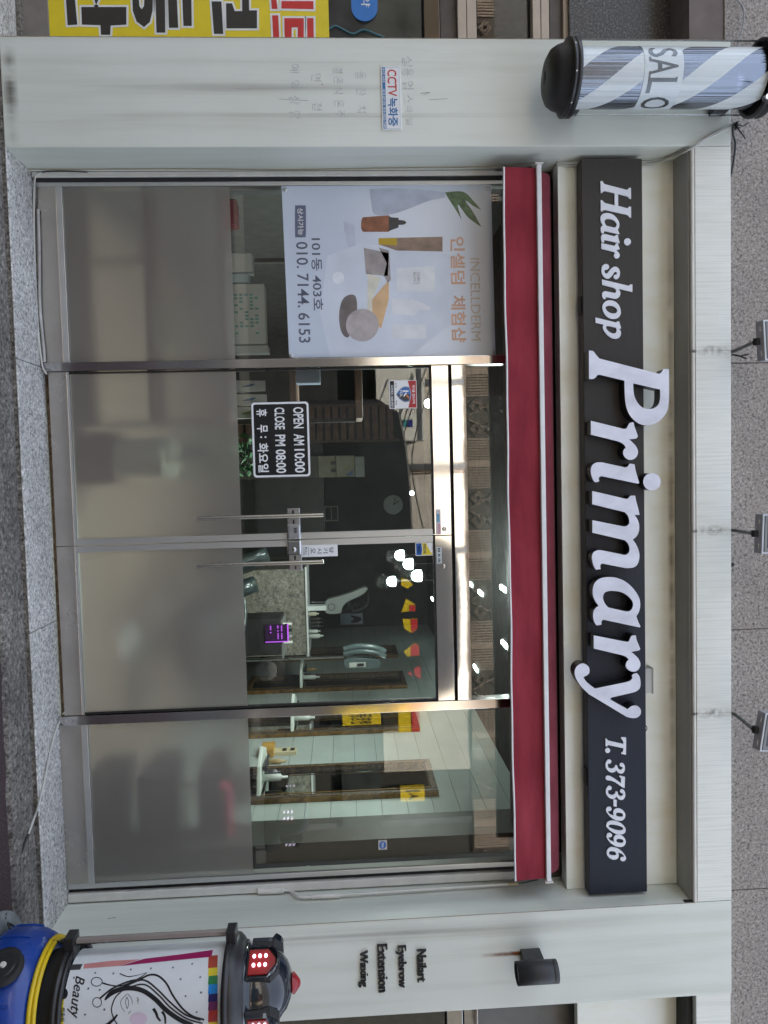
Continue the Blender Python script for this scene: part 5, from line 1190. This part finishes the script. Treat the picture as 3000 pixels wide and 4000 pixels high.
for k in (.02, .5, .98): bx((a.x, 6.9, z0+(z1-z0)*k-.004), (b.x, 7.05, z0+(z1-z0)*k+.004), 'tier', M('rack_tier', (.22, .22, .20), .4), RK)
bx((a.x-1.1, 6.88, -.16), (b.x+.25, 7.5, z0-.001), 'rear_cabinet', M('cabinet_dark', (.035, .034, .033), .4), None); o = bpy.data.objects['rear_cabinet']; tag(o, 'long dark low cabinet along the rear wall of the salon', 'cabinet')
# salon chairs
cg = M('chair_greenblack', (.030, .042, .042), .30, var=.2, coat=.2); cs = M('chair_seat', (.026, .030, .030), .5, var=.2)
def chair(x, y, rz, label):
    o = thing('salon_chair', label, 'chair', (0, 0, 0), 'salon chairs')
    MB().lathe([(.0005, 0), (.26, 0), (.26, .02), (.05, .045), (.035, .06), (.035, .40), (.0005, .40)], (0, 0, 0), 28).build('base', chrome, o)
    q = MB(); q.box((-.26, -.26, .40), (.26, .26, .52)); q.build('seat', cs, o, .04, 4)
    q = MB(); vs = []
    for i in range(9):
        for j in range(7):
            u = -1+2*i/8; v = j/6; vs.append((u*.27*(1-.25*v*v), .24+.05*(1-u*u)+.16*v, .46+.48*v))
    n = len(vs); fs = [(i*7+j, (i+1)*7+j, (i+1)*7+j+1, i*7+j+1) for i in range(8) for j in range(6)]
    q.add(vs, fs, 0, True); ob = q.build('backrest', cg, o); s_ = ob.modifiers.new('thick', 'SOLIDIFY'); s_.thickness = .07
    for s in (-1, 1):
        MB().tube(spline([(s*.29, .30, .46), (s*.30, .22, .62), (s*.30, .0, .68), (s*.30, -.22, .66), (s*.29, -.27, .55), (s*.27, -.24, .44)]), .024, 10).build('armrest', cg, o)
    MB().tube([(-.18, -.38, .12), (.18, -.38, .12)], .02, 8).tube([(0, -.38, .12), (0, -.1, .38)], .016, 8).build('footrest', chrome, o)
    o.location = (x, y, -.165); o.rotation_euler.z = rz; return o
p = at(1050, 2360, 2.7); chair(p.x, 2.7, math.radians(75), 'dark salon chair with curved armrests in front of the stone counter')
p = at(1000, 2480, 1.8); chair(p.x+.05, 1.75, math.radians(80), 'dark salon chair nearest the frosted right door, only its top showing')
# violet edge lit plate
a, b = at(1080, 2440, 3.1), at(1080, 2506, 3.1); z0, z1 = at(1036, 2470, 3.1).z, at(1122, 2470, 3.1).z
NS = thing('violet_sign', 'dark acrylic plate edged with violet light among the salon tools', 'sign', ((a.x+b.x)/2, 3.1, z0))
bx((a.x, 3.1, z0), (b.x, 3.11, z1), 'plate', M('violet_acrylic', (.03, .008, .045), .25), NS)
vg = glow('violet_light', (.50, .10, .80), .35)
q = MB().box((a.x, 3.095, z1+.0005), (b.x, 3.115, z1+.012)); q.box((b.x+.0005, 3.095, z0), (b.x+.008, 3.115, z1)); q.build('lit_edge', vg, NS)
q = MB(); random.seed(5)
for j, v in enumerate((.22, .55, .72)):
    for i in range(9 if j else 6):
        if random.random() < .85: q.box((a.x+(b.x-a.x)*(.08+.09*i), 3.096, z0+(z1-z0)*v), (a.x+(b.x-a.x)*(.08+.09*i+.055), 3.0995, z0+(z1-z0)*(v+.06)))
q.build('lit_marks', vg, NS)
CB = thing('tool_cart', 'dark salon tool cart carrying the violet edged plate', 'cart', ((a.x+b.x)/2, 3.2, -.16))
bx((a.x-.05, 3.12, -.10), (b.x+.14, 3.5, z1-.06), 'body', black_matte, CB, .01); bx((a.x-.03, 3.13, z1-.058), (b.x+.18, 3.5, z1-.045), 'tray', M('tray_clear', (.20, .20, .19), .3), CB)
for k in range(4): MB().tube([(a.x+.06*k+.02, 3.2, z1-.044), (a.x+.06*k+.02, 3.2, z1+.04)], .015, 10).build('tool', (offwhite, black_paint, alu, offwhite)[k], CB)
for dx in (0, .2):
    for dy in (0, .3): MB().ball((a.x+dx, 3.16+dy, -.13), .028, 0, 10).build('castor', black_paint, CB)
# hair processors on stands
def processor(xi, yi, Y, sc, rz, label):
    p = at(xi, yi, Y); o = thing('hair_processor', label, 'machine', (p.x, Y, -.165), 'hair processors on stands'); z = p.z; X = p.x
    MB().tube([(X, Y, -.12), (X, Y, z-.05)], .016, 10).build('stand', chrome, o)
    q = MB()
    for i in range(5): t = i*1.2566; q.tube([(X, Y, -.10), (X+.27*math.cos(t), Y+.27*math.sin(t), -.135)], .016, 8).ball((X+.27*math.cos(t), Y+.27*math.sin(t), -.138), .024, 0, 8)
    q.build('base', black_paint, o)
    mwh = M('machine_white', (.42, .45, .43), .35, var=.06)
    k = sc; pts = [(-.12, -.10), (-.05, -.13), (.03, -.10), (.06, .02), (.10, .16), (.15, .30), (.12, .33), (.06, .26), (.0, .12), (-.06, .06), (-.12, .04)]
    q = MB(); q.prism(smooth([(X+a*k*rz, z+b*k) for a, b in pts]), Y-.06, Y+.06); q.build('body', mwh, o, .012)
    q = MB()
    for i in range(12): t = 2*math.pi*i/12; q.lathe([(.0004, 0), (.006*k, 0)], (X-.05*rz*k+.035*k*math.cos(t), Y-.0615, z-.055*k+.035*k*math.sin(t)), 8, 0, 'y')
    q.build('vent', black_matte, o)
    q = MB().tube(spline([(X+.02*rz*k, Y, z+.1*k), (X-.10*rz*k, Y-.05, z+.18*k), (X-.04*rz*k, Y-.05, z+.32*k), (X+.08*rz*k, Y, z+.34*k)]), .030*k, 10)
    for i in range(5): q.tube([(X+(.02-.02*i)*rz*k, Y-.05, z+(.30-.045*i)*k), (X+(-.05-.01*i)*rz*k, Y-.1, z+(.26-.05*i)*k)], .012*k, 6)
    q.build('hose', black_matte, o); return o
processor(1315, 2350, 5.0, 1.15, -1, 'white hair processor with black hoses, upright by the stone counter')
p = at(1420, 2570, 3.6); PR = thing('hair_steamer', 'grey arched hair steamer with white control panel beside a gilded mirror', 'machine', (p.x, 3.6, -.165))
MB().tube([(p.x-.02, 3.6, -.12), (p.x-.02, 3.6, p.z-.18)], .016, 10).build('stand', chrome, PR)
q = MB()
for i in range(5): t = i*1.2566+.4; q.tube([(p.x-.02, 3.6, -.10), (p.x-.02+.25*math.cos(t), 3.6+.25*math.sin(t), -.135)], .016, 8)
q.build('base', black_paint, PR)
hs = M('hood_greygreen', (.11, .15, .15), .25, var=.1, coat=.3)
for dx in (-.10, -.05):
    MB().tube(spline([(p.x+dx-.02, 3.5, p.z-.20), (p.x+dx-.05, 3.48, p.z-.05), (p.x+dx-.03, 3.48, p.z+.12), (p.x+dx+.02, 3.5, p.z+.22)]), .030, 10).build('arch', hs, PR)
q = MB().prism(smooth([(p.x-.02, p.z-.18), (p.x+.08, p.z-.18), (p.x+.10, p.z), (p.x+.09, p.z+.15), (p.x+.03, p.z+.17), (p.x-.01, p.z+.1)]), 3.5, 3.62); q.build('body', hs, PR, .01)
bx((p.x+.02, 3.49, p.z-.15), (p.x+.07, 3.4995, p.z+.02), 'control_panel', M('panel_white', (.55, .58, .52), .4), PR, .003); bx((p.x+.03, 3.486, p.z-.07), (p.x+.06, 3.4895, p.z), 'display', black_paint, PR)
# gilded mirrors along the plank wall
gilt = M('gilt_wood', (.22, .12, .03), .4, .35, .4, 14); carved = M('carved_brown', (.075, .048, .025), .5, var=.6, scale=40, bump=.6, bscale=50)
mir = steel('mirror_silver', (.80, .85, .82), .015, 0)
for i, (y0, y1) in enumerate(((1.36, 1.98), (2.75, 3.32), (4.15, 4.74), (5.55, 6.1))):
    o = thing('wall_mirror', ('gilded wall mirror nearest the window with a carved dark edge', 'gilded wall mirror second from the window', 'gilded wall mirror third from the window, beside the steamer', 'gilded wall mirror deepest in the salon')[i], 'mirror', (2.38, (y0+y1)/2, .2), 'gilded mirrors along the plank wall')
    zt = 2.13; z0 = .32
    bx((2.388, y0+.05, z0+.05), (2.396, y1-.05, zt-.05), 'mirror', mir, o)
    q = MB(); q.box((2.355, y0, z0), (2.397, y0+.05, zt)).box((2.355, y1-.05, z0), (2.397, y1, zt)).box((2.355, y0+.0505, zt-.05), (2.397, y1-.0505, zt)).box((2.355, y0+.0505, z0), (2.397, y1-.0505, z0+.05))
    q.build('frame', carved, o, .008)
    q = MB()
    for a in (y0+.052, y1-.062): q.box((2.350, a, z0+.055), (2.354, a+.01, zt-.055))
    for a in (y0-.006, y1+.001): q.box((2.362, a, z0), (2.397, a+.005, zt))
    q.build('gilt_edge', gilt, o)
    s_ = thing('mirror_shelf', ('white leaf shaped shelf under the mirror nearest the window', 'white leaf shaped shelf under the second mirror', 'white leaf shaped shelf under the third mirror', 'white leaf shaped shelf under the deepest mirror')[i], 'shelf', (2.2, (y0+y1)/2, .8), 'shelves under the mirrors')
    yc = (y0+y1)/2; zc_ = .93 if i else .78
    q = MB(); pts = [(2.353, yc-.28), (2.353, yc+.28), (2.16, yc+.2), (2.08, yc), (2.16, yc-.2)]
    q.add([(x, y, z) for z in (zc_, zc_+.03) for x, y in pts], [(4,3,2,1,0), (5,6,7,8,9)] + [(k, (k+1) % 5, 5+(k+1) % 5, 5+k) for k in range(5)]); q.build('top', M('shelf_white', (.62, .68, .62), .3), s_, .006)
    bx((2.30, yc-.02, zc_-.15), (2.353, yc+.02, zc_-.0005), 'bracket', black_paint, s_)
for i, (yc, zc_) in enumerate(((1.67, .811), (3.035, .961), (4.445, .961))):
    nth = ('mirror nearest the window', 'second mirror from the window', 'third mirror, deeper in the salon')[i]
    for k, (dx, dy, r, h, mt, nm, lb) in enumerate(((2.28, -.12, .026, .19, bot, 'bottle', 'tall white pump bottle under the '), (2.30, .02, .03, .12, M('bottle_dark2', (.05, .05, .055), .3, var=.4), 'bottle', 'squat dark bottle under the '), (2.26, .14, .022, .16, M('bottle_tan', (.40, .28, .12), .35, var=.2), 'bottle', 'amber bottle under the '))):
        o = MB().lathe([(.0005, zc_), (r, zc_), (r, zc_+h*.7), (r*.4, zc_+h*.8), (r*.4, zc_+h), (.0005, zc_+h)], (dx, yc+dy, 0), 14).build(nm, mt); tag(o, lb+nth, 'bottle', 'bottles on the mirror shelves')
    o = MB().tube([(2.20, yc-.02, zc_+.02), (2.20, yc+.14, zc_+.02)], [.012, .010], 8).tube([(2.20, yc-.14, zc_+.022), (2.20, yc-.02, zc_+.022)], .021, 10).build('hair_brush', black_paint); tag(o, 'black round hair brush lying under the '+nth, 'brush', 'brushes on the mirror shelves')
p = at_x(1095, 2925, 2.36)
OB = thing('outlet_box', 'yellow wooden outlet box with black sockets fixed on the plank wall', 'outlet', (2.37, p.y, p.z))
bx((2.33, p.y-.10, p.z-.16), (2.399, p.y+.10, p.z-.05), 'box', M('outlet_wood', (.45, .26, .05), .5, var=.15), OB, .004); bx((2.37, p.y-.06, p.z-.0495), (2.399, p.y+.05, p.z+.14), 'plate', M('outlet_cream', (.55, .48, .30), .5), OB)
for z in (.02, .09): bx((2.364, p.y-.03, p.z+z), (2.3695, p.y+.02, p.z+z+.035), 'socket', black_matte, OB)
# lamps, and two added fill spots
lamp_w = glow('lamp_white', (.78, 1.0, .95), 5); LG = 'lit globe pendants over the salon'
def point(p, w, col=(.9, 1, .95), r=.06):
    l = bpy.data.objects.new('lamp_light', bpy.data.lights.new('lamp_light', 'SPOT' if w > 20 else 'POINT')); C.objects.link(l); l.location = p  # the name also covers the two added fill spots
    l.data.energy = w; l.data.color = col; l.data.shadow_soft_size = r
    if w > 20: l.data.spot_size = math.radians(165); l.data.spot_blend = .6
    return l
for xi, yi, Y, label in ((1562, 2170, 3.2, 'lit globe pendant hanging lowest of the three in a slanting row'), (1596, 2204, 2.8, 'middle lit globe pendant of the slanting row'), (1629, 2250, 2.4, 'lit globe pendant hanging highest of the slanting row'), (1530, 2272, 2.6, 'lit bulb in a wire cage below the slanting row of globes')):
    p = at(xi, yi, Y); o = thing('pendant_lamp', label, 'lamp', p, LG); r = .052 if yi != 2272 else .046
    MB().lathe([(.0005, -r), (r*.6, -r*.8), (r*.95, -r*.3), (r, r*.2), (r*.95, r*.75), (.0005, r*.8)], p, 20).build('globe', lamp_w, o)
    MB().tube([(p.x, p.y, p.z+r*.82), (p.x, p.y, p.z+r*1.3)], [.03, .018], 10).tube([(p.x, p.y, p.z+r*1.2), (p.x, p.y, 2.75)], .003, 6).build('cord', black_matte, o)
    l = point(p - Vector((0, 0, r+.03)), 3.5); l.parent = o; l.location = Vector((0, 0, -r-.03))
n_l = 0
for xi, yi, Zc, lab in ((1690, 2340, 2.70, 'first'), (1702, 2369, 2.70, 'second'), (1879, 2317, 2.745, ''), (1967, 2300, 2.745, ''), (1973, 2518, 2.745, ''), (1860, 2611, 2.745, ''), (1840, 2283, 2.745, ''), (1609, 1927, 2.4, ''), (1674, 1577, 2.55, '')):
    p = at_z(xi, yi, Zc)
    if p.y > 7.4: p = at(xi, yi, 7.2)
    lab = ('slim lit ceiling lamp just under the top door rail', 'slim lit ceiling lamp nearest the post under the top door rail', 'lit tube lamp in the upper glass, slanting away from the door seam', 'lit tube lamp highest in the upper glass by the red awning', 'lit tube lamp under the awning further from the door seam', 'slanting lit tube lamp in the upper glass nearest the post', 'short lit lamp in the upper glass just over the transom', 'small lit lamp near the clock', 'bright round lamp beside the security sticker')[n_l]
    o = thing('ceiling_lamp', lab, 'lamp', p, 'small lit lamps on the salon ceiling'); n_l += 1
    if lab.startswith('bright') or lab.startswith('small'):
        MB().ball(p, .055 if lab[0] == 'b' else .03, 0, 14).build('globe', lamp_w, o); MB().tube([(p.x, p.y, p.z+.03), (p.x, p.y, 2.75)], .003, 6).build('cord', black_matte, o)
    else:
        MB().box((p.x-.018, p.y-.10, p.z-.012), (p.x+.018, p.y+.10, p.z-.0005)).build('diffuser', lamp_w, o, .004); MB().box((p.x-.026, p.y-.11, p.z), (p.x+.026, p.y+.11, min(2.7505, p.z+.05))).build('housing', offwhite, o)
l = point((-.35, 1.15, 2.50), 34, r=.2); l.parent = bpy.data.objects['ceiling_lamp.002']; l.location = Vector((-.35, 1.15, 2.50)) - ORG['ceiling_lamp.002']  # added fill spot, brightens the floor behind the frosted film
l = point((.9, 1.15, 2.50), 34, r=.2); l.parent = bpy.data.objects['ceiling_lamp.003']; l.matrix_parent_inverse = Matrix.Identity(4); l.location = Vector((.9, 1.15, 2.50)) - ORG['ceiling_lamp.003']  # second added fill for the floor, set apart from the lamp it hangs on
p = at(1215, 3392, .42)
tag(MB().tube([(p.x-.006, .42, p.z), (p.x-.006, .42, 2.6)], .004, 8).tube([(p.x+.014, .42, p.z), (p.x+.014, .42, 2.6)], .004, 8).tube([(p.x+.004, .42, p.z-.045), (p.x+.004, .42, p.z-.015), (p.x+.004, .42, p.z+.01)], [.012, .020, .010], 12).build('blind_cord', offwhite), 'pale blind cord with an oval pull hanging at the edge of the window', 'cord')
th, poly, tx, rr = sheet('window_sticker', 'small blue octagonal sticker on a pale card in the mirror side window', 'sticker', (1478, 1512, 3283, 3320), M('card_pale', (.55, .53, .48), .5), .0008)
poly([(.5+.42*math.cos(math.pi*(i/4+.125)), .5+.42*math.sin(math.pi*(i/4+.125))) for i in range(8)], sb_, 'blue_octagon'); tx('TGA', .22, .78, .38, .62, whp, 'text', .02)

# ------------------------------------------------------------------ across the street (seen mirrored in glass and steel)
YO = -9.6
OP = thing('opposite_building', 'sunlit cream building with a ribbed ornamental cornice mirrored in the shop glass', 'building', (2, YO-1, -.26))
xw_ = across(1700, 3010, YO).x
MB().box((xw_+.001, YO-4, -.26), (17, YO-.02, 3.83)).build('dark_wall', M('dark_render', (.035, .032, .025), .7, var=.2), OP)
xl_ = across(1450, 420, YO).x
MB().box((-14, YO-4, -.26), (xl_-.001, YO-.02, 3.83)).build('dark_wall', M('dark_render2', (.05, .052, .045), .7, var=.5, scale=1.5), OP)
MB().box((xl_, YO-4, -.26), (xw_, YO, 3.83)).build('wall', M('cream_render', (.56, .51, .44), .8, var=.12, scale=2), OP)
bx((-14, YO+.001, -.26), (xw_, YO+.06, across(1450, 1000, YO).z), 'dark_shopfront', M('shutter_dark', (.03, .03, .032), .5, var=.4, scale=2), OP)
MB().box((-14, YO-4, 4.56), (17, YO+.0, 7.2)).build('upper_wall', M('shade_render', (.12, .115, .11), .8, var=.15), OP)
bz0, bz1 = 3.86, 4.54
MB().box((-14, YO-.5, bz0-.03), (17, YO+.02, bz1+.02)).build('cornice', M('cornice_tan', (.07, .055, .042), .7, var=.1), OP)
q = MB(); pitch = 1.78; x0 = across(1885, 1990, YO).x - 8*pitch
for i in range(15):
    c = x0 + i*pitch
    for k in range(-7, 8):
        if abs(k) > 1: q.box((c+pitch/2+k*.052-.014, YO+.021, bz0), (c+pitch/2+k*.052+.014, YO+.07, bz1))
    q.box((c+pitch/2-.07, YO+.021, bz0), (c+pitch/2+.07, YO+.055, bz1))
    for s in (-1, 1):
        for k in range(3): q.box((c+s*(.42+k*.052)-.014, YO+.021, bz0), (c+s*(.42+k*.052)+.014, YO+.06, bz1))
        q.slab([(c+s*.03, YO+.05, bz0+.05), (c+s*.046, YO+.05, bz0+.05), (c+s*.316, YO+.05, bz1-.1), (c+s*.30, YO+.05, bz1-.1)], (0, .02, 0))
        for sz, uu, vv in ((.14, .22, .20), (.085, .22, .20), (.13, .20, .50), (.075, .20, .50)):
            cx_, cz_ = c+s*uu, bz0+vv
            for a_i in range(4):
                A = math.pi/2*a_i; Bq = A+math.pi/2
                q.slab([(cx_+sz*math.cos(A), YO+.05, cz_+sz*math.sin(A)), (cx_+sz*math.cos(Bq), YO+.05, cz_+sz*math.sin(Bq)), (cx_+(sz-.014)*math.cos(Bq), YO+.05, cz_+(sz-.014)*math.sin(Bq)), (cx_+(sz-.014)*math.cos(A), YO+.05, cz_+(sz-.014)*math.sin(A))], (0, .02, 0))
q.build('cornice_ribs', M('rib_tan', (.34, .265, .205), .7, var=.1), OP)
for yi in (1495, 1823, 2150, 3205):
    x = across(1700, yi, YO).x; bx((x-.06, YO, -.26), (x+.06, YO+.05, 3.82), 'wall_joint', M('joint_charcoal', (.08, .085, .09), .7), OP)
for yi in (1840, 1850):
    p, r = across(1600, yi, YO+.06), across(1700, yi-4, YO+.06); MB().tube([(p.x, YO+.06, .3), (p.x+.02, YO+.06, 1.5), (r.x, YO+.06, 3.8)], .012, 6).build('wall_pipe', M('pipe_brown', (.14, .09, .06), .6), OP)
def osign(x0, x1, y0, y1, Y, d, name, mt, label, cat, group=None, text=None, tm=None, strip=None):
    a, b = across((x0+x1)/2, y0, Y), across((x0+x1)/2, y1, Y); z0, z1 = across(x0, (y0+y1)/2, Y).z, across(x1, (y0+y1)/2, Y).z
    if a.x > b.x: a, b = b, a
    o = thing(name, label, cat, ((a.x+b.x)/2, Y, z0), group)
    MB().box((a.x, Y-d, z0), (b.x, Y, z1)).build('board', mt, o)
    if text:
        me = text_mesh(text, .02); xs = [v.co.x for v in me.vertices]; ys = [v.co.y for v in me.vertices]; q = MB()
        q.add([(b.x-(b.x-a.x)*(.08+.84*(v.co.x-min(xs))/(max(xs)-min(xs))), Y+(.004 if v.co.z > 0 else .0005), z0+(z1-z0)*(.22+.56*(v.co.y-min(ys))/(max(ys)-min(ys)))) for v in me.vertices], [list(p.vertices) for p in me.polygons])
        bpy.data.meshes.remove(me); q.build('text', tm, o)
    if strip: bx((a.x, Y+.001, z0+(z1-z0)*strip[0]), (b.x, Y+.012, z0+(z1-z0)*strip[1]), 'stripe', strip[2], o)
    return o
yel = M('sign_yellow', (.80, .58, .01), .5, var=.04); sred = M('sign_red', (.62, .03, .04), .5, var=.05)
osign(1470, 1660, 1380, 1722, -9.0, .5, 'white_signboard', M('sign_cream', (.72, .70, .64), .5, var=.04), 'cream signboard with a dark top edge mirrored in the left door glass', 'sign', None, None, None, (.84, .93, M('strip_slate', (.10, .11, .12), .5)))
osign(1575, 1612, 1640, 1668, -8.97, .012, 'teal_plate', M('plate_teal', (.05, .30, .32), .4), 'small teal and navy plate mirrored beside the security sticker', 'sign', None, None, None, (.5, .98, M('plate_navy2', (.02, .03, .22), .4)))
osign(1556, 1640, 2705, 2862, -9.3, .2, 'yellow_sign', yel, 'yellow and red shop sign mirrored across the second door post', 'sign', 'yellow signs across the street', None, None, (.62, .98, sred))
osign(1338, 1488, 2788, 2834, -9.2, .2, 'yellow_sign', yel, 'yellow sign with black letters mirrored in the narrow glass by the post', 'sign', 'yellow signs across the street', '번영동', M('sign_ink', (.02, .02, .02), .5))
osign(1565, 1660, 3085, 3132, -9.3, .2, 'yellow_sign', yel, 'yellow sign mirrored over the carved mirror nearest the window', 'sign', 'yellow signs across the street', '시', M('sign_ink', (.02, .02, .02), .5))
osign(1335, 1485, 2836, 3240, -9.45, .1, 'shop_window', M('window_grey', (.045, .05, .05), .3, var=.4, scale=3), 'dark shop window across the street mirrored over the gilded mirrors', 'window')
# dark van parked across the street
YV = -8.0; pts = [(across(1330, 1560, YV).x, -.05)]
for xi, yi in ((1480, 1560), (1563, 1615), (1590, 1740), (1606, 1900), (1614, 2085), (1640, 2110), (1785, 2140), (1800, 2300), (1800, 2600), (1785, 2700), (1660, 2745)): p = across(xi, yi, YV); pts.append((p.x, p.z))
pts.append((across(1330, 2750, YV).x, -.05))
VN = thing('parked_van', 'dark van with yellow and red hexagon patches mirrored in the doors', 'van', (1.6, YV-.9, -.26))
MB().prism(pts, YV, YV-1.7).build('body', M('van_dark', (.012, .014, .018), .5, var=.2), VN, .03)
q0_, q1_ = min(p[0] for p in pts), max(p[0] for p in pts)
for x in (q0_+.7, q1_-.7):
    o = MB().lathe([(.0005, -.12), (.3, -.12), (.32, -.09), (.32, .09), (.3, .12), (.0005, .12)], (x, YV+.0, .07), 28, 0, 'y').build('wheel', black_matte, VN)
    MB().lathe([(.18, -.123), (.0005, -.14)], (x, YV, .07), 20, 0, 'y').build('rim', alu, o)
for i, (pl_, rd2) in enumerate(([[(1567, 2260), (1590, 2262), (1615, 2285), (1592, 2300), (1568, 2288)], None], [[(1567, 2392), (1587, 2340), (1622, 2362), (1624, 2388)], [(1600, 2366), (1622, 2364), (1624, 2388), (1600, 2388)]], [[(1572, 2420), (1630, 2418), (1632, 2455), (1608, 2474), (1580, 2458)], [(1604, 2420), (1630, 2420), (1632, 2455), (1608, 2472)]], [[(1577, 2548), (1618, 2514), (1638, 2522), (1638, 2562), (1592, 2566)], [(1605, 2526), (1620, 2516), (1638, 2524), (1638, 2562), (1605, 2564)]], [[(1591, 2634), (1605, 2624), (1613, 2644)], [(1615, 2616), (1642, 2602), (1645, 2656), (1622, 2640)]])):
    o = MB().prism([(across(*p, YV+.004).x, across(*p, YV+.004).z) for p in pl_], YV+.004, YV+.001).build('yellow_patch', yel if i < 4 else sred, VN)
    if rd2: MB().prism([(across(*p, YV+.008).x, across(*p, YV+.008).z) for p in rd2], YV+.008, YV+.0045).build('red_patch', sred, o)
for k, (xa, xb, sag) in enumerate(((1640, 1560, .25), (1700, 1660, .35), (1655, 1585, .3))):
    p, r = across(xa, 1450, -8.9), across(xb, 2110, -8.9); p.y += .2*k; r.y += .2*k
    mid = (p+r)/2 - Vector((0, 0, sag)); tag(MB().tube(spline([p, mid, r]), .012, 6).build('overhead_wire', dark_cable), ('sagging overhead wire mirrored highest in the left door', 'sagging overhead wire mirrored next to the top door rail', 'sagging overhead wire mirrored lowest, near the clock')[k], 'wire', 'overhead wires across the street')
